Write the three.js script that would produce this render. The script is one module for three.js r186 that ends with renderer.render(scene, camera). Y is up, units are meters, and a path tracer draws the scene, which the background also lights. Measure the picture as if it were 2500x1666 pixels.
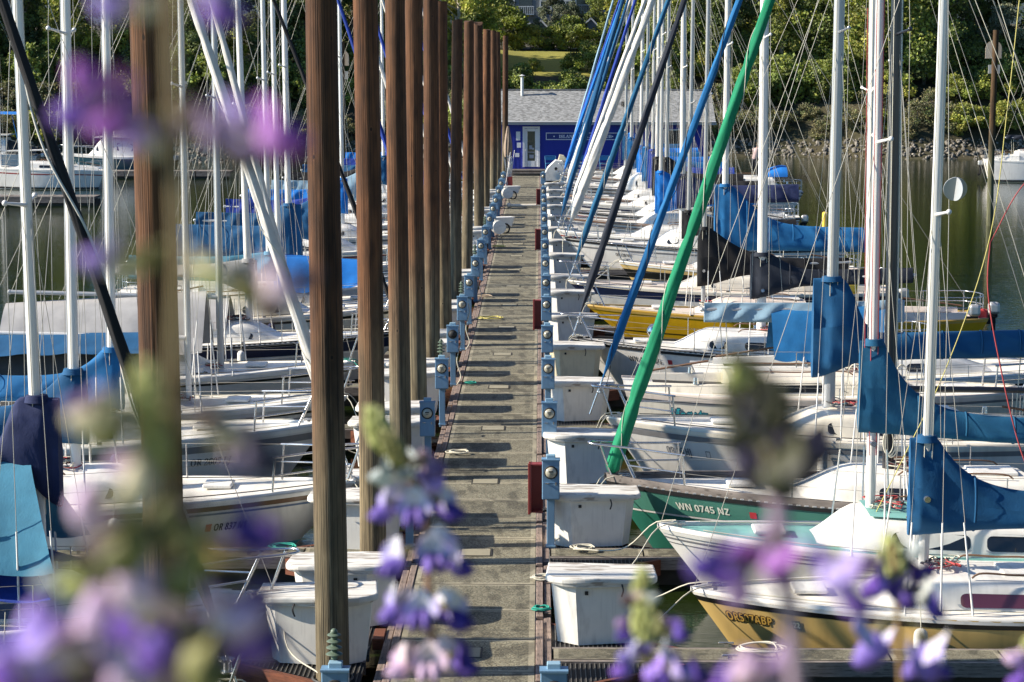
import * as THREE from 'three';
import { Sky } from 'three/addons/objects/Sky.js';
import { MarchingCubes } from 'three/addons/objects/MarchingCubes.js';
import { mergeGeometries } from 'three/addons/utils/BufferGeometryUtils.js';
import { RoundedBoxGeometry } from 'three/addons/geometries/RoundedBoxGeometry.js';

// ---------------------------------------------------------------- camera, sky, sun, exposure
const scene = new THREE.Scene();
const V3 = THREE.Vector3, V = (x, y, z) => new V3(x, y, z), PI = Math.PI;
const F = 5000, CX = 1250, CY = 833;                       // focal length and centre in photo pixels
const camera = new THREE.PerspectiveCamera(2 * Math.atan(833 / F) * 180 / PI, 1.5, 0.1, 2500);
camera.position.set(0, 8, 0);
camera.rotation.order = 'YXZ';
camera.rotation.set(-7.78 * PI / 180, 0.78 * PI / 180, 0);
camera.focus = 44;
camera.userData.fStop = 11;
camera.updateMatrixWorld(true);
const SUN = V(-Math.cos(30 * PI / 180) * Math.cos(5 * PI / 180), Math.sin(30 * PI / 180), Math.cos(30 * PI / 180) * Math.sin(5 * PI / 180)).normalize();
const sky = new Sky();
sky.name = 'sky'; sky.scale.setScalar(2000); sky.userData.kind = 'structure';
Object.assign(sky.material.uniforms.turbidity, { value: 3 });
sky.material.uniforms.rayleigh.value = 1.2;
sky.material.uniforms.mieCoefficient.value = 0.004;
sky.material.uniforms.sunPosition.value.copy(SUN);
scene.add(sky);
scene.environmentIntensity = 0.135;
const sun = new THREE.DirectionalLight(new THREE.Color(1, 0.89, 0.74), 5);
sun.name = 'sun'; sun.position.copy(SUN.clone().multiplyScalar(200).add(V(0, 0, -70))); sun.target.position.set(0, 0, -70);
sun.castShadow = true; sun.shadow.mapSize.set(4096, 4096);
Object.assign(sun.shadow.camera, { left: -140, right: 140, top: 120, bottom: -120, near: 1, far: 500 });
scene.add(sun, sun.target);
const renderer = new THREE.WebGLRenderer({ antialias: true });
renderer.toneMapping = THREE.LinearToneMapping;
renderer.toneMappingExposure = 1.8;
renderer.shadowMap.enabled = true;

// ---------------------------------------------------------------- helpers
const WATER = -0.5;
const camQ = camera.quaternion.clone();
// the point seen at a pixel of the 2500 x 1666 photograph, at a distance zd along the dock
const P = (x, y, zd) => { const d = V((x - CX) / F, -(y - CY) / F, -1).applyQuaternion(camQ); return camera.position.clone().add(d.multiplyScalar(-zd / d.z)); };
let seed = 7;
const srand = (n) => { seed = n >>> 0; };
const rnd = () => { seed = (seed + 0x6d2b79f5) | 0; let t = Math.imul(seed ^ (seed >>> 15), 1 | seed); t = (t + Math.imul(t ^ (t >>> 7), 61 | t)) ^ t; return ((t ^ (t >>> 14)) >>> 0) / 4294967296; };
const rr = (a, b) => a + (b - a) * rnd();
const clamp = (x, a = 0, b = 1) => Math.min(b, Math.max(a, x)), lerp = (a, b, t) => a + (b - a) * t, sm = (a, b, x) => { const t = clamp((x - a) / (b - a)); return t * t * (3 - 2 * t); };
const h3 = (x, y, z) => { let n = Math.imul(x, 374761393) ^ Math.imul(y, 668265263) ^ Math.imul(z, 1274126177); n = Math.imul(n ^ (n >>> 13), 1103515245); return ((n ^ (n >>> 16)) >>> 0) / 4294967296; };
function n3(x, y, z) {
  const i = Math.floor(x), j = Math.floor(y), k = Math.floor(z), f = (t) => t * t * (3 - 2 * t), u = f(x - i), v = f(y - j), w = f(z - k);
  const c = (a, b, d) => h3(i + a, j + b, k + d);
  return lerp(lerp(lerp(c(0, 0, 0), c(1, 0, 0), u), lerp(c(0, 1, 0), c(1, 1, 0), u), v), lerp(lerp(c(0, 0, 1), c(1, 0, 1), u), lerp(c(0, 1, 1), c(1, 1, 1), u), v), w);
}
const fbm = (x, y, z, o = 4) => { let s = 0, a = 0.5; for (let i = 0; i < o; i++) { s += a * n3(x, y, z + i * 17.3); x *= 2; y *= 2; z *= 2; a *= 0.5; } return s / (1 - Math.pow(0.5, o)); };
// tileable 2-d noise: period p cells over 0..1
const tn = (u, v, p, q, s) => { const x = u * p, y = v * q, i = Math.floor(x), j = Math.floor(y), f = (t) => t * t * (3 - 2 * t), a = f(x - i), b = f(y - j), c = (m, n) => h3(((i + m) % p + p) % p, ((j + n) % q + q) % q, s); return lerp(lerp(c(0, 0), c(1, 0), a), lerp(c(0, 1), c(1, 1), a), b); };
const tf = (u, v, p, q, s, o = 4) => { let r = 0, a = 0.5, t = 0; for (let i = 0; i < o; i++) { r += a * tn(u, v, p << i, q << i, s + i); t += a; a *= 0.5; } return r / t; };
const toS = (c) => (c <= 0.0031308 ? 12.92 * c : 1.055 * Math.pow(c, 1 / 2.4) - 0.055);
function tex(w, h, fn, srgb = true, wrap = THREE.RepeatWrapping) {      // fn(u, v) -> linear [r, g, b] or a number
  const d = new Uint8Array(w * h * 4);
  for (let y = 0; y < h; y++) for (let x = 0; x < w; x++) {
    let c = fn((x + 0.5) / w, (y + 0.5) / h); if (typeof c === 'number') c = [c, c, c];
    for (let k = 0; k < 3; k++) d[(y * w + x) * 4 + k] = Math.round(255 * clamp(srgb ? toS(clamp(c[k])) : c[k]));
    d[(y * w + x) * 4 + 3] = 255;
  }
  const t = new THREE.DataTexture(d, w, h, THREE.RGBAFormat);
  t.wrapS = t.wrapT = wrap; t.magFilter = THREE.LinearFilter; t.minFilter = THREE.LinearFilter; t.colorSpace = srgb ? THREE.SRGBColorSpace : THREE.NoColorSpace; t.needsUpdate = true;
  return t;
}
const rep = (t, x, y) => { const c = t.clone(); c.repeat.set(x, y); c.needsUpdate = true; return c; };
const C = (r, g, b) => new THREE.Color().setRGB(r, g, b);
const H = (hex) => new THREE.Color(hex);
const mat = (color, o = {}) => new THREE.MeshStandardMaterial({ color, roughness: 0.7, side: THREE.DoubleSide, ...o });
const pmat = (color, o = {}) => new THREE.MeshPhysicalMaterial({ color, roughness: 0.5, side: THREE.DoubleSide, ...o });

const used = new Map();
const numbered = (name) => { const n = used.get(name) ?? 0; used.set(name, n + 1); return n ? name + '_' + String(n).padStart(3, '0') : name; };
const shade = (o) => { o.castShadow = o.receiveShadow = true; return o; };
function thing(name, label, category, pos = [0, 0, 0], turn = 0, group) {
  const g = new THREE.Group(); g.name = numbered(name); g.position.set(...pos); g.rotation.y = turn;
  g.userData = { label, category }; if (group) g.userData.group = group;
  scene.add(g); return g;
}
function struct(name, geo, m) { const o = shade(geo ? new THREE.Mesh(geo, m) : new THREE.Group()); o.name = numbered(name); o.userData.kind = 'structure'; scene.add(o); return o; }
function part(parent, name, geo, m, label) {
  if (Array.isArray(geo)) geo = merge(geo);
  const o = shade(new THREE.Mesh(geo, m)); o.name = name; if (label) o.userData.label = label; parent.add(o); return o;
}
function solo(name, label, category, geo, m, group) { if (Array.isArray(geo)) geo = merge(geo); const o = shade(new THREE.Mesh(geo, m)); o.name = numbered(name); o.userData = { label, category }; if (group) o.userData.group = group; scene.add(o); return o; }
function merge(list) {
  return mergeGeometries(list.map((g) => { g = g.index ? g.toNonIndexed() : g; for (const k of Object.keys(g.attributes)) if (!['position', 'normal', 'uv', 'color'].includes(k)) g.deleteAttribute(k); if (!g.attributes.uv) g.setAttribute('uv', new THREE.BufferAttribute(new Float32Array(g.attributes.position.count * 2), 2)); return g; }));
}
// pieces that can be told apart: one mesh each when near, else one joined part
function pieces(parent, name, geos, m, near = true) { if (near) return geos.map((g) => part(parent, name, g, m)); const o = part(parent, name, geos, m); o.userData.kind = 'stuff'; return [o]; }
const mv = (g, x, y, z) => g.translate(x, y, z);
// uv in metres by the dominant axis of the normal
function uvm(g) {
  g = g.index ? g.toNonIndexed() : g; const p = g.attributes.position, n = g.attributes.normal, uv = new Float32Array(p.count * 2);
  for (let i = 0; i < p.count; i++) { const x = Math.abs(n.getX(i)), y = Math.abs(n.getY(i)), z = Math.abs(n.getZ(i)); const [a, b] = y >= x && y >= z ? [p.getX(i), p.getZ(i)] : x > z ? [p.getZ(i), p.getY(i)] : [p.getX(i), p.getY(i)]; uv[2 * i] = a; uv[2 * i + 1] = b; }
  g.setAttribute('uv', new THREE.BufferAttribute(uv, 2)); return g;
}
const box = (w, h, d, x = 0, y = 0, z = 0) => uvm(mv(new THREE.BoxGeometry(w, h, d), x, y, z));
const rbox = (w, h, d, r, x = 0, y = 0, z = 0, s = 2) => uvm(mv(new RoundedBoxGeometry(w, h, d, s, r), x, y, z));
function rod(a, b, r, r2 = r, seg = 5) {
  const d = b.clone().sub(a), g = new THREE.CylinderGeometry(r2, r, d.length(), seg, 1, true);
  g.applyQuaternion(new THREE.Quaternion().setFromUnitVectors(V(0, 1, 0), d.clone().normalize())); return g.translate((a.x + b.x) / 2, (a.y + b.y) / 2, (a.z + b.z) / 2);
}
const tube = (pts, r, n = 24, seg = 6, closed = false) => new THREE.TubeGeometry(new THREE.CatmullRomCurve3(pts, closed, 'centripetal'), n, r, seg, closed);
// a grid of points -> geometry; rows[j][i] are Vector3
function grid(rows, uvs) {
  const nj = rows.length, ni = rows[0].length, p = [], uv = [], ix = [];
  for (let j = 0; j < nj; j++) for (let i = 0; i < ni; i++) { const q = rows[j][i]; p.push(q.x, q.y, q.z); if (uvs) uv.push(...uvs(i, j, q)); else uv.push(i / (ni - 1), j / (nj - 1)); }
  for (let j = 0; j < nj - 1; j++) for (let i = 0; i < ni - 1; i++) { const a = j * ni + i; ix.push(a, a + 1, a + ni, a + 1, a + ni + 1, a + ni); }
  const g = new THREE.BufferGeometry(); g.setAttribute('position', new THREE.Float32BufferAttribute(p, 3)); g.setAttribute('uv', new THREE.Float32BufferAttribute(uv, 2)); g.setIndex(ix); g.computeVertexNormals(); return g;
}
const rows = (nj, ni, f) => Array.from({ length: nj }, (_, j) => Array.from({ length: ni }, (_, i) => f(i / (ni - 1), j / (nj - 1), i, j)));
// map a flat rounded shape (in a,b) by fn(a,b) -> Vector3
function mapShape(pts, fn) { const s = new THREE.ShapeGeometry(new THREE.Shape(pts.map((p) => new THREE.Vector2(...p)))); const p = s.attributes.position; for (let i = 0; i < p.count; i++) { const q = fn(p.getX(i), p.getY(i)); p.setXYZ(i, q.x, q.y, q.z); } s.computeVertexNormals(); return s; }
function rrect(x0, y0, x1, y1, rx, ry = rx, n = 4) { const o = []; for (const [cx, cy, a] of [[x1 - rx, y1 - ry, 0], [x0 + rx, y1 - ry, 1], [x0 + rx, y0 + ry, 2], [x1 - rx, y0 + ry, 3]]) for (let i = 0; i <= n; i++) { const t = (a + i / n) * PI / 2; o.push([cx + rx * Math.cos(t), cy + ry * Math.sin(t)]); } return o; }
function extr(pts, depth, bevel = 0, o = {}) { return uvm(new THREE.ExtrudeGeometry(new THREE.Shape(pts.map((p) => new THREE.Vector2(...p))), { depth, bevelEnabled: bevel > 0, bevelSize: bevel, bevelThickness: bevel, bevelSegments: 2, curveSegments: 6, ...o })); }

// ---------------------------------------------------------------- textures and materials
const woodT = tex(512, 1024, (u, v) => {           // a pile: u round, v along; red-brown creosote above, bleached below
  const g = tf(u, v, 60, 3, 11, 3), f = tf(u, v, 128, 6, 12, 2), b = tf(u, v, 5, 4, 13, 4), k = sm(0.30, 0.58, v + 0.22 * (b - 0.5));
  let c = [lerp(0.27, 0.17, k), lerp(0.20, 0.066, k), lerp(0.11, 0.024, k)];
  const crack = sm(0.6, 0.7, f) * 0.5, mo = tf(u, v, 14, 40, 17, 4), s = (0.5 + 0.6 * g) * (0.6 + 0.7 * b) * (0.5 + 1.0 * mo) * (1 - crack) * (1 - 0.35 * sm(0.6, 0.75, tf(u, v, 8, 14, 18, 4)));
  c = c.map((x) => x * s);
  for (const [ku, kv] of [[0.12, 0.3], [0.33, 0.52], [0.48, 0.71], [0.7, 0.42], [0.86, 0.6], [0.27, 0.82], [0.6, 0.2], [0.05, 0.66], [0.93, 0.88]]) { const d = Math.hypot((u - ku) * 26, (v - kv) * 190) / 0.8; if (d < 1) { const t = d < 0.45 ? 0.25 : 1.25; c = c.map((x) => x * lerp(t, 1, sm(0.8, 1, d))); } }
  return c;
});
const woodB = tex(512, 1024, (u, v) => 0.35 * tf(u, v, 60, 5, 11, 3) + 0.3 * (1 - sm(0.55, 0.75, tf(u, v, 128, 8, 12, 2))) + 0.35 * tf(u, v, 14, 40, 17, 4), false);
const plankT = tex(512, 256, (u, v) => { const g = tf(u, v, 4, 48, 21, 3), b = tf(u, v, 6, 4, 22, 4), c = sm(0.66, 0.75, tf(u, v, 8, 90, 23, 2)); return [0.30, 0.225, 0.185].map((x) => x * (0.5 + 0.6 * g) * (0.6 + 0.8 * b) * (1 - 0.5 * c)); });
const aggT = (s, tone) => tex(512, 512, (u, v) => {   // one slab: smooth border round exposed pebbles
  const border = u < 0.045 || u > 0.955 || v < 0.05 || v > 0.955, spk = tf(u, v, 110, 94, 31 + s, 2), big = tf(u, v, 4, 4, 32 + s, 5), stain = tf(u, v, 9, 3, 33 + s, 4);
  let c = border ? [0.27, 0.245, 0.175].map((x) => x * (0.85 + 0.3 * spk)) : [0.162, 0.150, 0.104].map((x, k) => x * lerp(0.5, 1.5, sm(0.25, 0.8, spk)) * (1 + (k - 1) * 0.12 * (tn(u, v, 120, 110, 9) - 0.5)));
  const wear = sm(0.5, 0.7, stain) * 0.45; c = c.map((x) => x * tone * (0.72 + 0.5 * big) * (1 - wear));
  if (border && tn(u, v, 60, 60, 35 + s) > 0.9) c = c.map((x) => x * 1.7);
  return c;
});
const aggB = tex(512, 512, (u, v) => tf(u, v, 110, 94, 31, 2), false);
const grimeT = tex(512, 512, (u, v) => { const a = tf(u, v, 4, 4, 41, 6), st = tf(u, v, 40, 2, 42, 3); const s = 0.84 + 0.16 * a + 0.04 * st - 0.14 * sm(0.62, 0.85, tf(u, v, 8, 3, 43, 4)) - 0.06 * sm(0.6, 0.75, tf(u, v, 24, 2, 49, 3)); return [s, s * 0.995, s * 0.975]; });
const lidT = tex(512, 512, (u, v) => { const a = tf(u, v, 5, 5, 44, 5), w = sm(0.55, 0.68, tf(u, v, 3, 16, 45, 5)); return [0.70, 0.69, 0.64].map((x, k) => lerp(x * (0.8 + 0.3 * a), [0.30, 0.26, 0.22][k], w * 0.85)); });
const clothB = tex(256, 256, (u, v) => 0.7 * tf(u, v, 6, 6, 51, 5) + 0.3 * tf(u, v, 60, 60, 52, 2), false);
const clothT = tex(256, 256, (u, v) => 0.78 + 0.3 * tf(u, v, 4, 7, 53, 5));
const shingleT = tex(512, 512, (u, v) => { const row = Math.floor(v * 32), o = h3(row, 3, 1), col = Math.floor((u + o) * 24), t = h3(col, row, 7), e = (v * 32) % 1; return [0.27, 0.275, 0.27].map((x) => x * (0.6 + 0.7 * t) * (e < 0.14 ? 0.5 : 1) * (0.9 + 0.2 * tf(u, v, 60, 60, 3, 2))); });
const rippleB = tex(1024, 1024, (u, v) => 0.5 * tf(u, v, 9, 40, 61, 4) + 0.35 * tf(u, v, 22, 90, 62, 3) + 0.15 * tf(u, v, 60, 220, 63, 2), false);
const grassT = tex(512, 512, (u, v) => { const a = tf(u, v, 6, 24, 71, 5), b = tf(u, v, 90, 160, 72, 2); return [lerp(0.16, 0.24, a), lerp(0.17, 0.22, a), 0.04].map((x) => x * (0.5 + 0.9 * b)); });
const barkT = tex(128, 256, (u, v) => [0.13, 0.11, 0.085].map((x) => x * (0.5 + tf(u, v, 16, 6, 74, 4))));

const M = {
  pile: [[0.84, 0.92, 1.0], [0.70, 0.76, 0.82], [0.94, 0.98, 1.0], [0.78, 0.88, 0.98]].map((c) => mat(C(...c), { map: woodT, bumpMap: woodB, bumpScale: 0.014, roughness: 0.9 })),
  plank: mat(C(1, 1, 1), { map: plankT, roughness: 0.9 }),
  rust: mat(C(0.62, 0.27, 0.16), { map: rep(plankT, 1, 2), roughness: 0.85 }), rustDark: mat(C(0.16, 0.06, 0.035), { roughness: 0.8 }),
  slab: [0, 1, 2, 3].map((i) => mat(C(1, 1, 1), { map: aggT(i * 5, 0.96 + 0.05 * i), bumpMap: aggB, bumpScale: 0.004, roughness: 0.92 })),
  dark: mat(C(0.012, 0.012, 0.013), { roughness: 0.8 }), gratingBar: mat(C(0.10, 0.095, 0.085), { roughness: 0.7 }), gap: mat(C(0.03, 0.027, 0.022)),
  white: pmat(C(0.86, 0.84, 0.79), { map: grimeT, roughness: 0.38, clearcoat: 0.25, clearcoatRoughness: 0.3 }),
  cream: pmat(C(0.82, 0.76, 0.64), { map: grimeT, roughness: 0.45, clearcoat: 0.2 }), deck: pmat(C(0.84, 0.81, 0.74), { map: grimeT, roughness: 0.55 }), pinkDeck: pmat(C(0.74, 0.64, 0.56), { map: grimeT, roughness: 0.6 }),
  tealDeck: pmat(C(0.22, 0.50, 0.46), { map: grimeT, roughness: 0.6 }), boxWhite: mat(C(0.86, 0.845, 0.79), { map: grimeT, roughness: 0.5 }), boxGrey: mat(C(0.78, 0.78, 0.75), { map: grimeT, roughness: 0.55 }), lid: mat(C(1, 1, 1), { map: lidT, roughness: 0.75 }), boxCream: mat(C(0.78, 0.69, 0.48), { map: grimeT, roughness: 0.5 }),
  alu: pmat(C(0.72, 0.71, 0.68), { metalness: 0.25, roughness: 0.38 }), aluWhite: pmat(C(0.80, 0.78, 0.73), { roughness: 0.35, clearcoat: 0.3 }), aluGrey: pmat(C(0.46, 0.47, 0.47), { metalness: 0.4, roughness: 0.4 }), blackMast: pmat(C(0.012, 0.013, 0.018), { roughness: 0.3, clearcoat: 0.4 }),
  steel: pmat(C(0.62, 0.62, 0.62), { metalness: 0.9, roughness: 0.22 }), wire: mat(C(0.40, 0.38, 0.33), { metalness: 0.3, roughness: 0.5 }), wireDark: mat(C(0.05, 0.05, 0.05), { roughness: 0.6 }),
  rope: mat(C(0.60, 0.57, 0.46), { roughness: 0.9 }), ropeYellow: mat(C(0.62, 0.54, 0.16)), ropeRed: mat(C(0.42, 0.06, 0.06)), ropeGreen: mat(C(0.02, 0.32, 0.24)), ropeDark: mat(C(0.03, 0.03, 0.035)),
  glass: pmat(C(0.015, 0.016, 0.018), { roughness: 0.08, clearcoat: 0.6 }), frame: pmat(C(0.55, 0.55, 0.53), { metalness: 0.5, roughness: 0.35 }), curtain: pmat(C(0.11, 0.03, 0.055), { roughness: 0.25, clearcoat: 0.6 }),
  teak: mat(C(0.20, 0.11, 0.065), { roughness: 0.8 }), greyWood: mat(C(0.80, 0.92, 0.98), { map: plankT, roughness: 0.9 }),
  meterBlue: pmat(C(0.155, 0.29, 0.44), { roughness: 0.5, clearcoat: 0.15, map: grimeT }), meterPale: pmat(C(0.25, 0.40, 0.50), { roughness: 0.5 }), meterGlass: pmat(C(0.42, 0.40, 0.31), { roughness: 0.12, clearcoat: 1 }), meterDark: mat(C(0.02, 0.02, 0.02)),
  red: pmat(C(0.26, 0.035, 0.03), { roughness: 0.5 }), redBright: mat(C(0.5, 0.05, 0.05)), lampGreen: pmat(C(0.10, 0.14, 0.10), { roughness: 0.5 }),
  yellow: mat(C(0.65, 0.45, 0.05)), black: mat(C(0.012, 0.012, 0.014), { roughness: 0.6 }), orange: mat(C(0.6, 0.16, 0.04)),
  concrete: mat(C(0.30, 0.28, 0.24), { roughness: 0.9 }),
};
const paint = (c, o = {}) => pmat(c, { map: grimeT, roughness: 0.32, clearcoat: 0.35, clearcoatRoughness: 0.25, ...o });
const cloth = (c, o = {}) => pmat(c, { map: clothT, bumpMap: clothB, bumpScale: 0.005, roughness: 0.85, ...o });
const K = {
  navy: cloth(C(0.012, 0.022, 0.085)), blue: cloth(C(0.003, 0.085, 0.21)), sea: cloth(C(0.004, 0.13, 0.33)), bright: cloth(C(0.003, 0.18, 0.60)), teal: cloth(C(0.05, 0.22, 0.36)), tealBlue: cloth(C(0.004, 0.095, 0.20)), black: cloth(C(0.011, 0.011, 0.013)), slate: cloth(C(0.014, 0.02, 0.034)), greenSail: cloth(C(0.0, 0.21, 0.095)), white: cloth(C(0.72, 0.69, 0.62)), grey: cloth(C(0.42, 0.41, 0.40)), dkgrey: cloth(C(0.05, 0.055, 0.055)), pale: cloth(C(0.26, 0.40, 0.50)), tan: cloth(C(0.36, 0.27, 0.20)), royal: cloth(C(0.015, 0.05, 0.32)), aqua: cloth(C(0.06, 0.24, 0.36)),
};
// lettering on a clear film
function decal(w, h, draw) { const c = document.createElement('canvas'); c.width = w; c.height = h; const x = c.getContext('2d'); x.clearRect(0, 0, w, h); draw(x, w, h); const t = new THREE.CanvasTexture(c); t.colorSpace = THREE.SRGBColorSpace; return mat(C(1, 1, 1), { map: t, transparent: true, alphaTest: 0.4, roughness: 0.5 }); }
// ---------------------------------------------------------------- water, far bank, dock
{
  const w = struct('water', uvm(new THREE.PlaneGeometry(900, 700, 1, 1).rotateX(-PI / 2).translate(0, WATER, -340)), pmat(C(0.012, 0.02, 0.004), { roughness: 0.07, ior: 1.33, bumpMap: rep(rippleB, 1 / 7, 1 / 7), bumpScale: 0.007 }));
  w.castShadow = false;
}
const bankX = (x) => 182 + 1.6 * Math.sin(x * 0.11) + 1.2 * Math.sin(x * 0.31 + 1) - (x < -6 ? 10 * sm(-6, -40, x) : 0);
function landY(x, z) {                       // height of the far bank
  const d = z - bankX(x), n = (fbm(x * 0.11, 0, z * 0.11, 3) - 0.5);
  let y = -0.9 + 0.75 * clamp(d, 0, 4.2) + 0.50 * clamp(d - 4.2, 0, 8) + 0.16 * clamp(d - 12, 0, 16) + 0.055 * clamp(d - 28, 0, 60) + 0.02 * Math.max(0, d - 88);
  return y + n * clamp(d * 0.1, 0, 1) * 1.1;
}
{
  const g = grid(rows(60, 120, (u, v) => { const x = lerp(-150, 150, u), z = 176 + 260 * v * v + 8 * v; return V(x, landY(x, z), -z); }), (i, j, q) => [q.x, q.z]);
  const t = struct('riverbank', g, mat(C(1, 1, 1), { map: rep(tex(512, 512, (u, v) => { const a = tf(u, v, 5, 5, 81, 5), b = tf(u, v, 70, 70, 82, 3); return [lerp(0.035, 0.075, a), lerp(0.04, 0.058, a), lerp(0.018, 0.028, a)].map((x) => x * (0.5 + b)); }), 1 / 14, 1 / 14), roughness: 1 }));
  // grassy shelf between the trees
  const gr = grid(rows(14, 40, (u, v) => { const x = lerp(-8, 14, u), z = 197.5 + 15.5 * v; return V(x, landY(x, z) + 0.12 * Math.sin(PI * u) * Math.sin(PI * v) + 0.03, -z); }), (i, j, q) => [q.x, q.z]);
  struct('grass_slope', gr, mat(C(1.35, 1.3, 1.1), { map: rep(grassT, 1 / 6, 1 / 6), roughness: 1 }));
  const hill = grid(rows(12, 60, (u, v) => { const x = lerp(-330, 330, u), z = 560 + 150 * v; return V(x, -2 + 74 * sm(0, 1, v) * (0.72 + 0.5 * fbm(x * 0.012, 2, 5, 3)) + 6 * fbm(x * 0.08, v * 6, 1, 3), -z); }));
  struct('hills', hill, mat(C(0.035, 0.055, 0.06), { roughness: 1 }));
}
{ // the nearer bank that the flowers grow on, below the picture
  const g = grid(rows(20, 30, (u, v) => { const x = lerp(-14, 14, u), z = lerp(-6, 17, v); return V(x, z < 1.2 ? 6.75 + 0.1 * Math.sin(x) : lerp(6.75, -1.2, sm(0.6, 17, z) * 0.55 + 0.45 * clamp((z - 1.2) / 15.8)), -z); }), (i, j, q) => [q.x, q.z]);
  struct('ground', g, mat(C(0.8, 0.9, 0.8), { map: rep(grassT, 1 / 3, 1 / 3), roughness: 1 }));
}
// rocks along the far waterline
{
  srand(31);
  const rockGeo = [0, 1, 2, 3].map((k) => { const g = new THREE.IcosahedronGeometry(1, k % 2), p = g.attributes.position; for (let i = 0; i < p.count; i++) { const q = V(p.getX(i), p.getY(i), p.getZ(i)); const s = 0.68 + 0.62 * n3(q.x * 1.4 + k * 9, q.y * 1.4, q.z * 1.4 + 3); p.setXYZ(i, q.x * s * 1.25, q.y * s * 0.8, q.z * s); } g.computeVertexNormals(); return g.toNonIndexed(); });
  rockGeo.forEach((g) => g.computeVertexNormals());
  const grp = thing('riprap_rocks', 'pale broken riprap rocks lining the far waterline', 'rocks'); grp.userData.kind = 'stuff';
  const m = mat(C(1, 1, 1), { roughness: 0.95 });
  rockGeo.forEach((g) => {
    const N = 1100, im = new THREE.InstancedMesh(g, m, N); im.name = 'rock'; im.userData.kind = 'stuff'; shade(im);
    const o = new THREE.Object3D();
    for (let i = 0; i < N; i++) {
      const x = rr(-60, 60), d = Math.pow(rnd(), 1.2) * 2.9, z = bankX(x) - 0.2 + d, s = rr(0.06, 0.17) * (rnd() < 0.1 ? 1.7 : 1);
      o.position.set(x, landY(x, z) + s * 0.25, -z); o.rotation.set(rr(0, 6), rr(0, 6), rr(0, 6)); o.scale.setScalar(s); o.updateMatrix(); im.setMatrixAt(i, o.matrix);
      const t = rr(0.09, 0.30); im.setColorAt(i, C(t, t * 0.9, t * 0.74));
    }
    grp.add(im);
  });
}

// main walkway
const DL = -1.93, DR = -0.06, DW = DR - DL, Z0 = 17, Z1 = 143.5;
const dock = struct('main_walkway', null);
{
  srand(5);
  const sg = new THREE.BoxGeometry(DW, 0.12, 1.5); { const p = sg.attributes.position, n = sg.attributes.normal, uv = sg.attributes.uv; for (let i = 0; i < p.count; i++) if (n.getY(i) > 0.5) uv.setXY(i, p.getX(i) / DW + 0.5, p.getZ(i) / 1.5 + 0.5); else uv.setXY(i, 0.01, 0.02); }
  for (let z = Z0, i = 0; z < Z1; z += 1.535, i++) { const s = part(dock, 'slab', sg, M.slab[Math.floor(rnd() * 4)]); s.position.set((DL + DR) / 2, -0.06 + rr(-0.004, 0.004), -z - 0.767); if (rnd() < 0.5) s.rotation.y = PI; }
  part(dock, 'float_core', box(DW - 0.06, 0.55, Z1 - Z0, (DL + DR) / 2, -0.42, -(Z0 + Z1) / 2), M.gap);
  // edge timbers in lengths, two deep on each side
  const tl = [2.9, 3.3].map((l) => rbox(l, 0.14, 0.105, 0.012, 0, 0, 0, 1).rotateY(PI / 2));
  for (const [x, y] of [[DL - 0.065, 0.005], [DL - 0.18, -0.03], [DR + 0.065, 0.005], [DR + 0.18, -0.03]]) for (let z = Z0 + rr(-1, 0); z < Z1; z += 3.12) { const t = part(dock, 'edge_timber', tl[0], M.plank); t.position.set(x + rr(-0.006, 0.006), y - 0.06, -z - 1.5); }
  // bolts and the narrow rust-red filler pieces
  const fillG = rbox(0.16, 0.16, 0.55, 0.01, 0, 0, 0, 1);
  for (let z = 27.6; z < 125; z += 5.85) for (const dz of [0, 1.1]) { const f = part(dock, 'filler_block', fillG, M.rust); f.position.set(DL - 0.32, -0.07, -z - dz - 0.4); }
  const hatchG = [rbox(0.47, 0.012, 0.45, 0.004, 0, 0, 0, 1)];
  const frameG = merge([box(0.53, 0.008, 0.02, 0, 0, 0.245), box(0.53, 0.008, 0.02, 0, 0, -0.245), box(0.02, 0.008, 0.47, 0.255), box(0.02, 0.008, 0.47, -0.255)]);
  const hm = mat(C(0.31, 0.285, 0.205), { map: grimeT, roughness: 0.7 });
  for (let k = 0, z = 27.1; z < 130; z += 5.75, k++) { const h = part(dock, 'hatch_cover', hatchG[0], hm); h.position.set(-1.0 + rr(-0.04, 0.04), 0.006, -z); const f = part(h, 'hatch_frame', frameG, M.gap); f.position.y = -0.001; }
}
const ORD = ['nearest', 'second', 'third', 'fourth', 'fifth', 'sixth', 'seventh', 'eighth', 'ninth', 'tenth', 'eleventh', 'twelfth', 'thirteenth', 'fourteenth', 'fifteenth', 'sixteenth', 'seventeenth', 'eighteenth', 'nineteenth', 'twentieth'];
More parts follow.
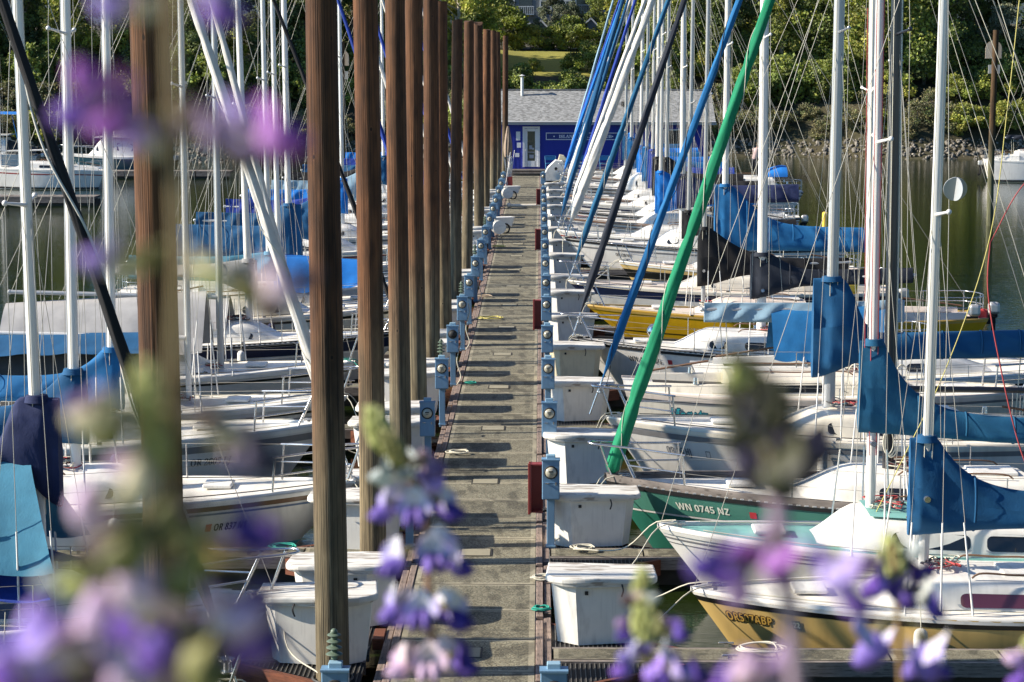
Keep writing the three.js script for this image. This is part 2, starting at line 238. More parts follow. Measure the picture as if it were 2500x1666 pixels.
// finger piers with triangular grating gussets
const FZ = []; for (let i = 0; i < 19; i++) FZ.push(27.15 + 5.83 * i);
function finger(z, side, i) {                          // side +1 right, -1 left
  const far = i > 9, g = thing('finger_pier', 'concrete finger pier off the ' + (side > 0 ? 'right' : 'left') + ' side of the walkway, ' + ORD[i] + ' from the viewer', 'pier', [side > 0 ? DR + 0.24 : DL - 0.42, 0, -z], side > 0 ? 0 : PI, 'finger piers off the walkway');
  const s = 1, L = 9.2, m = M.slab;
  const sg = new THREE.BoxGeometry(1.5, 0.1, 0.5);
  for (let k = 0; k < 6; k++) { const p = part(g, 'slab', fingerSlab, m[(k + i) % 4]); p.position.set(0.77 + 1.53 * k, -0.07, 0); }
  for (const dz of [0.3, -0.3]) part(g, 'side_timber', box(L, 0.2, 0.09, L / 2, -0.13, dz), M.greyWood);
  part(g, 'float_core', box(L - 0.2, 0.5, 0.5, L / 2, -0.42, 0), M.gap);
  for (const sz of [1, -1]) {                          // gussets
    const tri = extr([[0, 0], [1.75, 0], [0, 1.25]], 0.05).rotateX(PI / 2 * sz); tri.translate(0, sz > 0 ? -0.06 : -0.11, sz * 0.35);
    part(g, 'gusset_plate', tri, M.dark);
    if (!far) { const bars = []; for (let k = 0; k < 26; k++) { const x = 0.05 + k * 0.065, len = 1.25 * (1 - x / 1.75) - 0.06; if (len > 0.05) bars.push(box(0.012, 0.014, len, x, -0.05, sz * (0.36 + len / 2))); } const b = part(g, 'gusset_grating', bars, M.gratingBar); b.userData.kind = 'stuff'; }
    const a = V(1.78, -0.16, sz * 0.36), b = V(-0.02, -0.16, sz * 1.62), d = b.clone().sub(a), gm = box(d.length(), 0.26, 0.07); gm.rotateY(-Math.atan2(d.z, d.x)); gm.translate((a.x + b.x) / 2, -0.18, (a.z + b.z) / 2); part(g, 'gusset_beam', gm, M.rust);
  }
  const cl = []; for (const x of [2.4, 5.2]) for (const dz of [0.3, -0.3]) cl.push(merge([rbox(0.22, 0.03, 0.03, 0.01, x, 0.05, dz, 1), box(0.06, 0.06, 0.03, x, 0.03, dz)])); cl.forEach((q) => part(g, 'cleat', q, M.steel));
  return g;
}
const fingerSlab = new THREE.BoxGeometry(1.5, 0.1, 0.5);
for (let i = 0; i < FZ.length; i++) for (const s of [1, -1]) if (i < 15 || s > 0) finger(FZ[i], s, i);

// ---------------------------------------------------------------- piles
function pileGeo(top, r, k, cut) {
  const ni = 30, nj = 46, y0 = -2.2;
  const g = grid(rows(nj, ni, (u, v) => { const a = u * 2 * PI, rad = r * (1.08 - 0.16 * v) * (1 + 0.05 * (n3(Math.cos(a) * 2 + k, v * 3, Math.sin(a) * 2) - 0.5) + 0.016 * (n3(Math.cos(a) * 6, v * 9 + k, Math.sin(a) * 6) - 0.5)); const y = lerp(y0, top, v); return V(Math.cos(a) * rad + 0.05 * Math.sin(v * 3 + k), y - (j1(v) ? cut * Math.max(0, -Math.cos(a)) : 0), Math.sin(a) * rad + 0.04 * Math.cos(v * 2.3 + k * 2)); }), (i, j) => [i / (ni - 1), 0.04 + 0.9 * j / (nj - 1)]);
  const ring = []; for (let i = 0; i < ni; i++) { const p = g.attributes.position, q = (nj - 1) * ni + i; ring.push(V(p.getX(q), p.getY(q), p.getZ(q))); }
  const c = ring.reduce((s, q) => s.add(q), V(0, 0, 0)).multiplyScalar(1 / ni), cap = grid([ring, ring.map(() => c)], () => [0.2, 0.97]);
  return merge([g, cap]);
}
const j1 = (v) => v > 0.999;
const PILES = [[17.5, 9.8, 0.175], [26, 9.9, 0.21], [32.1, 10.1, 0.205], [38.9, 9.9, 0.2], [45.1, 10.2, 0.205], [50.7, 9.9, 0.2], [57.6, 9.65, 0.22], [67, 9.35, 0.185], [76.6, 9.5, 0.2], [91, 9.72, 0.225], [104, 9.6, 0.21], [118.5, 9.75, 0.21], [131, 9.85, 0.21], [142.5, 9.75, 0.2]];
PILES.forEach(([z, top, r], i) => {
  const x = z > 140 ? -2.42 : z < 20 ? -3.34 : -2.71;
  const lab = i === 0 ? 'brown wooden mooring pile behind the big blurred flower stalk, leftmost of the row' : i === 13 ? 'slim brown pile at the far end of the row beside the blue building' : ORD[i] + ' weathered brown wooden pile counted from the left along the walkway row';
  const p = thing('mooring_pile', lab, 'pile', [x, 0, -z], 0.9 * i, 'wooden piles along the left edge of the walkway');
  part(p, 'post', pileGeo(top, r, i * 7.7, i % 3 === 0 ? 0.16 : 0.05), M.pile[i % 4]); p.rotation.z = 0.004 * Math.sin(i * 2.3); p.rotation.x = 0.004 * Math.sin(i * 3.7);
  // iron hoop holding the pile to the dock
  const hoop = new THREE.TorusGeometry(r + 0.05, 0.02, 5, 20).rotateX(PI / 2).translate(0, -0.02, 0); part(p, 'pile_hoop', hoop, M.wireDark);
});

// ---------------------------------------------------------------- power pedestals
function pedestal(x, z, label, opt = {}) {
  const g = thing('power_pedestal', label, 'meter pedestal', [x, 0, -z], 0, 'blue power meter pedestals along the walkway');
  part(g, 'post', [rbox(0.13, 1.5, 0.1, 0.012, 0, 0.7, -0.02, 1), box(0.16, 0.02, 0.16, 0, 0.01, -0.02)], M.meterBlue);
  part(g, 'meter_box', [rbox(0.29, 0.66, 0.16, 0.014, 0, 1.16, 0.1, 1), box(0.31, 0.025, 0.19, 0, 1.497, 0.1)], M.meterBlue);
  part(g, 'box_cap', rbox(0.15, 0.07, 0.12, 0.012, 0, 1.535, 0.06, 1), M.meterPale);
  part(g, 'cover_plate', [box(0.27, 0.008, 0.012, 0, 1.12, 0.186), box(0.26, 0.26, 0.012, 0, 0.98, 0.183)], M.meterBlue);
  const ring = new THREE.TorusGeometry(0.1, 0.014, 6, 24).translate(0, 1.29, 0.19); part(g, 'meter_ring', ring, M.meterDark);
  const dome = new THREE.SphereGeometry(0.095, 20, 10, 0, 2 * PI, 0, PI / 2).rotateX(PI / 2); dome.scale(1, 1, 0.7).translate(0, 1.29, 0.185);
  const d = part(g, 'meter_glass', dome, opt.dark ? M.meterDark : M.meterGlass);
  if (!opt.dark) part(d, 'meter_register', [box(0.075, 0.02, 0.02, 0, 1.315, 0.245), box(0.05, 0.006, 0.02, 0, 1.28, 0.25)], M.meterDark);
  part(g, 'latch', [box(0.02, 0.05, 0.02, 0.08, 1.105, 0.2), box(0.06, 0.014, 0.03, -0.06, 1.11, 0.195)], M.steel);
  if (opt.hose) part(g, 'power_cord', tube([V(0.16, 1.3, 0), V(0.2, 1.1, 0.02), V(0.1, 0.6, 0.06), V(0.2, 0.2, 0.1), V(0.1, 0.02, 0.2)], 0.014, 20, 5), M.rope);
  if (opt.lamp) { const l = []; for (let k = 0; k < 4; k++) l.push(new THREE.SphereGeometry(0.1 - 0.006 * k, 16, 5, 0, 2 * PI, 0, 1.2).scale(1, 0.42, 1).translate(0, 0.06 + k * 0.072, 0)); l.push(new THREE.CylinderGeometry(0.035, 0.035, 0.26, 10).translate(0, 0.15, 0), new THREE.SphereGeometry(0.04, 10, 6).translate(0, 0.32, 0)); const m = part(g, 'pagoda_lamp', l, M.lampGreen); m.position.set(opt.lamp > 0 ? -0.02 : -0.02, 1.56, 0); }
  return g;
}
const PEDZ = [33.3, 39, 44.8, 50.5, 56.8, 62.5, 68.5, 75.1, 81.2, 88, 94.2, 100, 107, 114, 121];
pedestal(-2.2, 21.5, 'blue meter pedestal capped with a tiered green lamp at the bottom edge of the photo', { lamp: 1 });
pedestal(0.16, 21.5, 'top of a blue pedestal cut off by the bottom edge right of the walkway', {});
PEDZ.forEach((z, i) => {
  pedestal(-2.16, z, i === 0 ? 'blue meter pedestal behind the blurred lupine at the left dock edge' : 'light blue power meter pedestal on the left dock edge, ' + ORD[i] + ' from the viewer', { lamp: i === 2 || i === 4 || i === 6 || i === 8 ? -1 : 0, dark: i === 3, hose: i === 3 || i === 4 || i === 6 });
  if (i !== 13) pedestal(0.19, z, i === 0 ? 'nearest blue meter pedestal on the right dock edge, beside a red cabinet' : 'light blue power meter pedestal on the right dock edge, ' + ORD[i] + ' from the viewer', {});
});
// red cabinets on the right-hand posts
[[33.4, 'nearest'], [56.9, 'second'], [81.3, 'third'], [107.1, 'farthest']].forEach(([z, w]) => {
  const g = thing('hose_cabinet', w + ' dark red fire hose cabinet hung beside a blue pedestal on the right edge', 'cabinet', [-0.06, 0, -z], 0, 'red cabinets along the walkway');
  part(g, 'cabinet_box', [rbox(0.2, 0.82, 0.02, 0.004, 0.02, 0.98, -0.1, 1), rbox(0.02, 0.82, 0.24, 0.004, -0.08, 0.98, 0, 1), box(0.2, 0.02, 0.2, 0.02, 1.38, 0), box(0.2, 0.02, 0.2, 0.02, 0.58, 0)], M.red);
  part(g, 'cabinet_flange', [rbox(0.045, 0.86, 0.03, 0.006, -0.105, 0.98, 0.13, 1), rbox(0.03, 0.86, 0.05, 0.006, -0.1, 0.98, -0.02, 1)], M.red);
});

// ---------------------------------------------------------------- dock boxes
function dockBoxGeo(side) {          // plan: x outward from the walkway, z toward the viewer
  const body = [[0, -0.72], [0, -0.05], [0.34, 0.2], [1.28, 0.02], [1.42, -0.2], [1.42, -0.72]];
  const mk = (pl, y0, y1, k0, k1) => { const n = pl.length, cx = 0.7, cz = -0.3, lo = pl.map(([x, z]) => V(cx + (x - cx) * k0, y0, cz + (z - cz) * k0)), hi = pl.map(([x, z]) => V(cx + (x - cx) * k1, y1, cz + (z - cz) * k1)); const out = []; for (let i = 0; i < n; i++) { const j = (i + 1) % n; out.push(grid([[lo[i], lo[j]], [hi[i], hi[j]]])); } return out; };
  const sh = (pl) => pl;
  const body3 = mk(body, 0.0, 0.82, 0.87, 1.0);
  return { body3 };
}
function lidGeo() {
  const s = new THREE.Shape(); s.moveTo(-0.02, -0.76); s.lineTo(-0.06, -0.1); s.quadraticCurveTo(-0.04, 0.06, 0.16, 0.2); s.quadraticCurveTo(0.34, 0.28, 0.6, 0.24); s.lineTo(1.3, 0.1); s.quadraticCurveTo(1.5, 0.02, 1.5, -0.2); s.lineTo(1.48, -0.76); s.closePath();
  const g = new THREE.ExtrudeGeometry(s, { depth: 0.03, bevelEnabled: true, bevelSize: 0.025, bevelThickness: 0.03, bevelSegments: 3, curveSegments: 8 });
  g.rotateX(PI / 2); g.translate(0, 0.9, 0); const p = g.attributes.position; for (let i = 0; i < p.count; i++) p.setY(i, p.getY(i) + 0.05 * (p.getY(i) > 0.84 ? 1 : 0) * (1 - Math.pow((p.getX(i) - 0.7) / 0.8, 2)) - 0.03 * p.getX(i) * 0.6); g.computeVertexNormals(); return uvm(g);
}
const BB = uvm(merge(dockBoxGeo().body3)), LG = lidGeo();
BB.computeVertexNormals();
function dockBox(x, z, side, label, cream) {
  const g = thing('dock_box', label, 'dock box', [x, -0.04, -z], 0, 'white storage boxes beside the walkway');
  const fl = (geo) => { if (side > 0) return geo; geo = geo.clone().scale(-1, 1, 1); geo.computeVertexNormals(); return geo; };
  const w = side > 0 ? BB : BBL; g.rotation.y = 0.035 * Math.sin(z * 1.7); g.scale.set(1 + 0.03 * Math.sin(z * 2.9), 1 + 0.04 * Math.sin(z * 4.1), 1);
  part(g, 'box_body', w, cream ? M.boxCream : Math.floor(z * 3) % 3 ? M.boxWhite : M.boxGrey); part(g, 'box_lid', side > 0 ? LG : LGL, M.lid);
  part(g, 'lid_strap', side > 0 ? STR : STRL, M.ropeDark); part(g, 'hasp', side > 0 ? HSP : HSPL, M.meterDark);
  return g;
}
const flipX = (g) => { g = g.clone().scale(-1, 1, 1); const p = g.attributes.position, n = g.attributes.normal, u = g.attributes.uv; for (let i = 0; i < p.count; i += 3) for (const a of [p, n, u]) { const w = a.itemSize; for (let k = 0; k < w; k++) { const t = a.array[(i + 1) * w + k]; a.array[(i + 1) * w + k] = a.array[(i + 2) * w + k]; a.array[(i + 2) * w + k] = t; } } return g; };
const BBL = flipX(BB), LGL = flipX(LG);
const STR = tube([V(1.0, 0.86, 0.17), V(1.02, 0.78, 0.19), V(1.0, 0.68, 0.14)], 0.012, 8, 5).toNonIndexed(), STRL = flipX(STR), HSP = box(0.05, 0.05, 0.02, 0.5, 0.74, 0.19), HSPL = flipX(HSP);
const RB = [27.75, 33.5, 38.6, 45.6, 51.2, 57.6, 63.2, 68.2, 75.6, 82.2, 88.6, 95, 101.5, 107.6, 114, 121];
RB.forEach((z, i) => dockBox(0.17 - (i === 2 ? 0.02 : 0), z, 1, i === 0 ? 'white dock box with peeling stained lid, nearest on the right of the walkway' : i === 1 ? 'white dock box with weathered lid standing before the green boat bow' : i === 2 ? 'white dock box beside the foot of the green furled sail' : i === 4 ? 'cream coloured dock box under the blue furled sail' : 'white dock box on the right of the walkway, ' + ORD[i] + ' from the viewer', i === 4));
[[26.75, -2.25, 'front white dock box left of the walkway behind the nearest thick pile'], [28.6, -2.1, 'second white dock box just behind the front one on the left'], [33.2, -2.3, 'white dock box behind the second pile, nearer of its pair'], [34.9, -2.25, 'white dock box behind the second pile, farther of its pair'], ...[40, 46.4, 51.9, 58.9, 68.2, 77.8, 86, 92.2, 99, 105.3, 112].flatMap((z, i) => [[z, -2.3, 'white dock box at the left edge behind the ' + ORD[i + 3] + ' pile, nearer of its pair'], [z + 1.75, -2.25, 'white dock box at the left edge behind the ' + ORD[i + 3] + ' pile, farther of its pair']])].forEach(([z, x, l]) => dockBox(x, z, -1, l));
// ---------------------------------------------------------------- sailboats
// local axes: x aft from the bow, y up from the water, z to the side
function hullOf(o) {
  const { L, B } = o, fb = o.fb, fm = o.fm ?? fb * 0.76, fs = o.fs ?? fb * 0.8, rake = o.rake ?? 0.12 * L;
  const half = (t) => { const a = t < 0.6 ? Math.pow(Math.sin((t / 0.6) * PI / 2), 0.78) : 1 - 0.34 * Math.pow((t - 0.6) / 0.4, 1.8); return B / 2 * a + 0.012; };
  const sheer = (t) => (t < 0.68 ? fm + (fb - fm) * Math.pow(1 - t / 0.68, 1.7) : fm + (fs - fm) * Math.pow((t - 0.68) / 0.32, 2));
  const pt = (t, v, side, off = 0) => {
    const f0 = lerp(0.42, 0.9, sm(0, 0.45, t)) * (1 - 0.06 * sm(0.7, 1, t)), k = v >= 0 ? 1 - (1 - f0) * Math.pow(1 - v, 1.5) : f0 * (1 + v * 1.6);
    const x = t * L + rake * (1 - v) * Math.pow(1 - t, 5) - 0.05 * L * (1 - v) * Math.pow(t, 8);
    return V(x, v >= 0 ? v * sheer(t) : v * 0.5, side * (half(t) * Math.max(k, 0.02) + off));
  };
  const ts = (i, n) => Math.pow(i / (n - 1), 1.35);
  return { half, sheer, pt, ts, L };
}
function hullGeo(h) {
  const vs = [1, 0.9, 0.75, 0.6, 0.45, 0.3, 0.15, 0, -0.25, -0.55], n = 30, out = [];
  for (const s of [1, -1]) out.push(grid(vs.map((v) => Array.from({ length: n }, (_, i) => h.pt(h.ts(i, n), v, s))), (i, j, q) => [q.x / 3, q.y / 3]));
  out.push(grid(vs.map((v) => Array.from({ length: 7 }, (_, i) => { const p = h.pt(1, v, 1); return V(p.x, p.y, p.z * (i / 3 - 1)); })), (i, j, q) => [q.z / 3, q.y / 3]));
  return merge(out);
}
const bandGeo = (h, va, vb, off, ta = 0, tb = 1, n = 30) => ([1, -1].map((s) => grid([va, (va + vb) / 2, vb].map((v) => Array.from({ length: n }, (_, i) => h.pt(lerp(ta, tb, h.ts(i, n)), v, s, off))), (i, j, q) => [q.x / 3, q.y / 3])));
function deckGeo(h, crown = 0.06) { return grid(rows(26, 9, (u, v) => { const t = Math.pow(v, 1.3), b = h.half(t) * 0.985, s = 2 * u - 1; return V(t * h.L, h.sheer(t) - 0.012 + crown * (1 - s * s) * clamp(b), s * b); }), (i, j, q) => [q.x / 2, q.z / 2]); }
const railGeo = (h, hgt, wid, t0 = 0, t1 = 1, off = -0.03) => ([1, -1].map((s) => { const prof = [[-wid / 2, 0], [-wid / 2, hgt], [wid / 2, hgt], [wid / 2, 0]]; return grid(Array.from({ length: 28 }, (_, i) => { const t = lerp(t0, t1, h.ts(i, 28)), p = h.pt(t, 1, s); return prof.map(([a, b]) => V(p.x, p.y - 0.015 + b, p.z + s * (off + a))); })); }));
function cabinOf(h, c) {
  const len = c.s1 - c.s0, w0 = c.w ?? 0.62, ramp = c.ramp ?? 1.1;
  const hf = (x) => c.h * sm(0, ramp, x - c.s0) * (1 - 0.06 * sm(0.6, 1, (x - c.s0) / len)) + (c.step && x > c.step ? c.stepH : 0);
  const wf = (x) => Math.min(h.half(x / h.L) * 0.74, h.half(0.55) * w0) * (0.7 + 0.3 * sm(0, ramp * 1.1, x - c.s0));
  const base = (x) => h.sheer(x / h.L) - 0.02;
  const side = (x, v, s, off = 0) => V(x, base(x) + v * (hf(x)) * 0.86, s * (wf(x) * (1 - 0.13 * v) + off));
  const prof = (x) => { const y = base(x), H_ = hf(x), w = wf(x); return [[1, 0], [0.955, 0.35], [0.91, 0.68], [0.87, 0.86], [0.8, 0.95], [0.55, 1.03], [0.25, 1.07], [0, 1.08], [-0.25, 1.07], [-0.55, 1.03], [-0.8, 0.95], [-0.87, 0.86], [-0.91, 0.68], [-0.955, 0.35], [-1, 0]].map(([a, b]) => V(x, y + b * H_, a * w)); };
  const n = 22, rws = Array.from({ length: n }, (_, i) => prof(c.s0 + len * Math.pow(i / (n - 1), 1.2)));
  const end = rws[n - 1], ctr = V(c.s1, base(c.s1), 0);
  const geo = merge([grid(rws, (i, j, q) => [q.x / 3, q.z / 3 + q.y]), grid([end, end.map((q) => V(q.x + 0.002, base(c.s1), q.z))], (i, j, q) => [q.z / 3, q.y / 3])]);
  return { geo, side, hf, wf, top: (x) => base(x) + 1.08 * hf(x), roofY: (x, z) => base(x) + hf(x) * 1.06 };
}
function coverGeo(f, len, x0, k, n = 60) {      // f(x) -> [top, bottom, halfWidth]
  const m = 30;
  n = 60; const rws = Array.from({ length: n }, (_, i) => { const x = lerp(x0, len, i / (n - 1)), [t, b, w] = f(x), cy = (t + b) / 2, hh = (t - b) / 2; return Array.from({ length: m + 1 }, (_, j) => { const a = j / m * 2 * PI, c = Math.cos(a), s = Math.sin(a); const q = Math.sign(s) * Math.pow(Math.abs(s), 0.75), ww = w * (0.75 - 0.35 * q); const yy = cy + hh * q, wr = 0.03 * Math.pow(n3(x * 3.4 + yy * 2.6 + k, yy * 1.0 - x * 0.5, c + 3), 2) * 2 - 0.03 + 0.016 * Math.sin((x * 1.3 + yy) * 8 + 3 * n3(x * 1.2, yy * 1.2, k)) * n3(x, yy + k, 4) + 0.02 * Math.pow(Math.max(0, Math.sin((x * 0.7 + yy * 1.4) * 6 + k)), 6); return V(x, cy + hh * q, Math.sign(c) * Math.pow(Math.abs(c), 0.8) * (ww + wr * 1.6)); }); });
  const g = grid(rws, (i, j, q) => [q.x, q.y]);
  const cap = (row) => { const c = row.reduce((s, q) => s.add(q), V(0, 0, 0)).multiplyScalar(1 / row.length); return grid([row, row.map(() => c)]); };
  return merge([g, cap(rws[0]), cap(rws[n - 1])]);
}
function tentGeo(x0, x1, yr0, yr1, ye0, ye1, w0, w1, k, fl = 0) {  // cloth hung over a boom: ridge and eaves
  return grid(rows(30, 17, (u, v) => { const s = 2 * u - 1, a = Math.abs(s), x = lerp(x0, x1, v) - fl * a * (1 - v), yr = lerp(yr0, yr1, v), ye = lerp(ye0, ye1, v) - 0.05 * Math.abs(Math.sin(v * PI * 5)), w = lerp(w0, w1, v); const wr = 0.05 * a * Math.sin(x * 8 + 1.5 * n3(x * 3, a * 2, k) * 4) * n3(x * 1.5, k, 1) + 0.04 * (n3(x * 4, a * 5, k) - 0.5); return V(x, lerp(yr, ye, Math.pow(a, 1.1)) - 0.05 * Math.sin(PI * a), Math.sign(s) * (w * Math.pow(a, 0.8) + wr)); }), (i, j, q) => [q.x, q.y]);
}
function furlGeo(a, b, r, k, bulge = 1) {
  const d = b.clone().sub(a), len = d.length(), ax = d.clone().normalize(), up = Math.abs(ax.y) > 0.9 ? V(1, 0, 0) : V(0, 1, 0), e1 = V().crossVectors(ax, up).normalize(), e2 = V().crossVectors(ax, e1);
  return grid(rows(150, 27, (u, v) => { const s = v * len, th = u * 2 * PI, tw = s * 0.42 + k, pin = Math.pow(Math.max(0, Math.cos(s * 2.1 + k)), 30); const prof = bulge > 1.2 ? lerp(1.08, 0.5, Math.pow(v, 0.75)) * sm(-0.004, 0.004, v) : sm(-0.02, 0.07, v) * (1 - 0.5 * v); const fold = 0.06 * Math.sin(5 * (th - tw) + 2 * n3(s * 0.8, k, 1)) + 0.045 * Math.sin(11 * th - tw * 7) + 0.12 * (n3(Math.cos(th) * 2 + k, s * 1.1, Math.sin(th) * 2) - 0.5); const rad = r * (v > 0.997 ? 0.1 : 1) * prof * (1 + fold - 0.22 * pin); return a.clone().addScaledVector(d, v).addScaledVector(e1, rad * Math.cos(th)).addScaledVector(e2, rad * Math.sin(th)).add(V(-0.0011 * len * Math.sin(PI * v), 0, 0)); }), (i, j) => [i / 26 * 0.6, j / 150 * len]);
}
const BOATS = {};
function boat(o) {
  const h = hullOf(o), g = thing(o.name ?? 'sailboat', o.label, o.cat ?? 'sailboat', [o.bx, WATER, -o.z], o.dir < 0 ? PI : 0);
  BOATS[o.id] = { g, h, o };
  const far = o.z > 70, mid = o.z > 45, L = o.L, k = o.z * 1.37;
  const hm = o.hullMat ?? M.white;
  const hull = part(g, 'hull', hullGeo(h), hm);
  for (const [va, vb, m] of o.bands ?? []) pieces(hull, 'hull_stripe', bandGeo(h, va, vb, 0.006), m);
  pieces(hull, 'boot_stripe', bandGeo(h, 0.02, 0.1, 0.005), o.boot ?? M.black);
  const deck = part(g, 'deck', deckGeo(h), o.deckMat ?? M.deck);
  const [rail] = pieces(deck, 'toe_rail', railGeo(h, o.railH ?? 0.05, o.railW ?? 0.045), o.railMat ?? M.white);
  pieces(deck, 'rub_rail', bandGeo(h, 0.93, 0.985, 0.02), o.rubMat ?? o.railMat ?? M.white);
  if (o.slots && o.z < 90) { const s = []; for (let x = 0.6; x < L * 0.95; x += 0.13) for (const sd of [1, -1]) { const p = h.pt(x / L, 1, sd, 0.018); s.push(box(0.07, 0.022, 0.012, p.x, p.y - 0.0, p.z - sd * 0.012)); } part(deck, 'rail_slots', s, M.white).userData.kind = 'stuff'; }
  // cabin
  const c = o.cabin ? cabinOf(h, o.cabin) : null;
  const deckY = (x) => h.sheer(clamp(x / L)) + 0.03, topY = (x) => (c && x > o.cabin.s0 && x < o.cabin.s1 ? Math.max(c.top(x), deckY(x)) : deckY(x));
  if (c) {
    const cab = part(g, 'cabin', c.geo, o.cabinMat ?? M.white);
    for (const w of o.windows ?? []) {
      const [a, b, v0, v1, m] = w, pts = rrect(a, v0, b, v1, Math.min(0.09, (b - a) / 3), 0.18), fr = rrect(a - 0.05, v0 - 0.07, b + 0.05, v1 + 0.07, Math.min(0.13, (b - a) / 3), 0.24);
      if (o.slant) { for (const p of pts) p[0] += (1 - (p[1] - v0) / (v1 - v0)) * 0 - (p[0] < (a + b) / 2 ? (v1 - p[1]) * -0.0 : 0); }
      for (const s of [1, -1]) { const f = part(cab, 'window_frame', mapShape(fr, (x, y) => c.side(x, y, s, 0.006)), M.frame); part(f, 'window', mapShape(pts, (x, y) => c.side(x, y, s, 0.012)), m ?? M.glass); }
    }
    const hx = o.cabin.s0 + (o.cabin.ramp ?? 1.1) + 0.25, mx = o.cabin.s1 - 0.55;
    part(cab, 'companionway_hatch', rbox(0.8, 0.06, 0.66, 0.02, mx, topY(mx) + 0.02, 0, 1), M.white);
    if (o.roofMat) part(cab, 'roof_panel', grid(rows(8, 5, (u, v) => { const x = lerp(o.cabin.s0 + (o.cabin.ramp ?? 1.1), o.cabin.s1 - 0.1, v), s = 2 * u - 1; return V(x, c.roofY(x) + 0.02 - 0.02 * s * s, s * c.wf(x) * 0.7); })), o.roofMat);
    const gr = []; for (const s of [1, -1]) { const z = s * c.wf((o.cabin.s0 + o.cabin.s1) / 2) * 0.66, x0 = hx + 0.3, x1 = o.cabin.s1 - 0.3; if (x1 > x0 + 0.3) { gr.push(tube([V(x0, topY(x0) + 0.0, z), V(x0 + 0.08, topY(x0) + 0.06, z), V((x0 + x1) / 2, topY((x0 + x1) / 2) + 0.06, z), V(x1 - 0.08, topY(x1) + 0.06, z), V(x1, topY(x1), z)], 0.016, 20, 5)); } } pieces(cab, 'grab_rail', gr, o.grabMat ?? M.teak);
    // cockpit coamings and well
    const co = []; for (const s of [1, -1]) { const x0 = o.cabin.s1, x1 = L * 0.95; co.push(grid(rows(6, 10, (u, v) => { const x = lerp(x0, x1, u), y = h.sheer(x / L), w = h.half(x / L) * 0.62, hh = lerp(o.cabin.h * 0.55, 0.16, u); return [V(x, y, s * (w + 0.1)), V(x, y + hh, s * (w + 0.05)), V(x, y + hh + 0.02, s * w), V(x, y + hh, s * (w - 0.06)), V(x, y + 0.03, s * (w - 0.1)), V(x, y + 0.03, s * (w - 0.1))][Math.round(v * 5)]; }))); }
    const ck = new THREE.Group(); ck.name = 'cockpit'; g.add(ck); pieces(ck, 'coaming', co, o.cabinMat ?? M.white);
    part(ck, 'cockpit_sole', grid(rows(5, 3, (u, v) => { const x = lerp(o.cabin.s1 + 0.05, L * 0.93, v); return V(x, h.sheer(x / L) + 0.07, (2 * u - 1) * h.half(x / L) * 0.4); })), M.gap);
    part(ck, 'tiller', rod(V(L * 0.95, h.sheer(0.95) + 0.3, 0), V(L * 0.8, h.sheer(0.9) + 0.55, 0.1), 0.025), M.teak);
    const wn = []; for (const s of [1, -1]) { const x = o.cabin.s1 + 0.7, w = h.half(x / L) * 0.62; wn.push(new THREE.CylinderGeometry(0.05, 0.065, 0.14, 12).translate(x, h.sheer(x / L) + o.cabin.h * 0.5 + 0.08, s * w)); } pieces(ck, 'winch', wn, M.steel, !far);
    if (o.dodger) part(g, 'spray_hood', grid(rows(10, 13, (u, v) => { const a = u * PI, x = o.cabin.s1 - 0.5 + v * 1.2, w = c.wf(o.cabin.s1) * 1.0; return V(x, topY(o.cabin.s1 - 0.3) + Math.sin(a) * 0.62 * Math.sin(PI * (0.15 + 0.45 * v)) - 0.05, Math.cos(a) * w); })), o.dodger);
  }
  // foredeck
  const fx = o.cabin ? Math.max(1.1, o.cabin.s0 - 0.25) : 2;
  part(deck, 'fore_hatch', [rbox(0.5, 0.07, 0.5, 0.03, fx * 0.8 + 0.15, deckY(fx * 0.8) + 0.06, 0, 2)], o.hatchMat ?? M.white);
  const cl = []; for (const [x, z] of [[0.35, 0.08], [0.35, -0.08]]) cl.push(merge([rbox(0.2, 0.03, 0.03, 0.01, x, deckY(x / 1) + 0.06, z, 1), box(0.06, 0.06, 0.03, x, deckY(x) + 0.03, z)])); pieces(deck, 'bow_cleat', cl, M.steel, !far);
  // bow pulpit, stanchions and lifelines
  if (o.pulpit !== false) {
    const ph = 0.62, r = mid ? 0.018 : 0.021, x1 = 1.35, P_ = (x, y, s) => { const q = h.pt(clamp(x / L, 0.002), 1, s, -0.05); return V(x, q.y + y, q.z); };
    const tip = V(-0.28, h.sheer(0) + ph + 0.02, 0);
    const pg = [tube([P_(x1, ph, 1), P_(0.5, ph, 1), tip.clone().add(V(0.05, 0, 0.12)), tip, tip.clone().add(V(0.05, 0, -0.12)), P_(0.5, ph, -1), P_(x1, ph, -1)], r, 30, 6)];
    for (const s of [1, -1]) pg.push(rod(P_(x1, 0, s), P_(x1 - 0.05, ph, s), r), rod(P_(0.55, 0, s), P_(0.25, ph, s), r), rod(P_(0.15, 0, s), tip.clone().add(V(0.2, -0.02, s * 0.1)), r), rod(P_(x1, ph / 2, s), P_(0.4, ph / 2, s), r * 0.8));
    part(g, 'bow_pulpit', pg, M.steel);
    const st = [], ll = []; const xs = []; for (let x = x1; x < L * 0.93; x += 1.75) xs.push(x);
    for (const s of [1, -1]) { xs.forEach((x, i) => { if (i) st.push(rod(P_(x, 0, s), P_(x, ph, s), 0.013)); if (i) for (const y of [ph, ph / 2]) ll.push(rod(P_(xs[i - 1], y, s), P_(x, y, s), far ? 0.007 : 0.005, undefined, 3)); }); }
    if (st.length) { pieces(g, far ? 'stanchions' : 'stanchion', st, M.steel, !far); pieces(g, far ? 'lifelines' : 'lifeline', ll, M.wire, !mid); }
  }
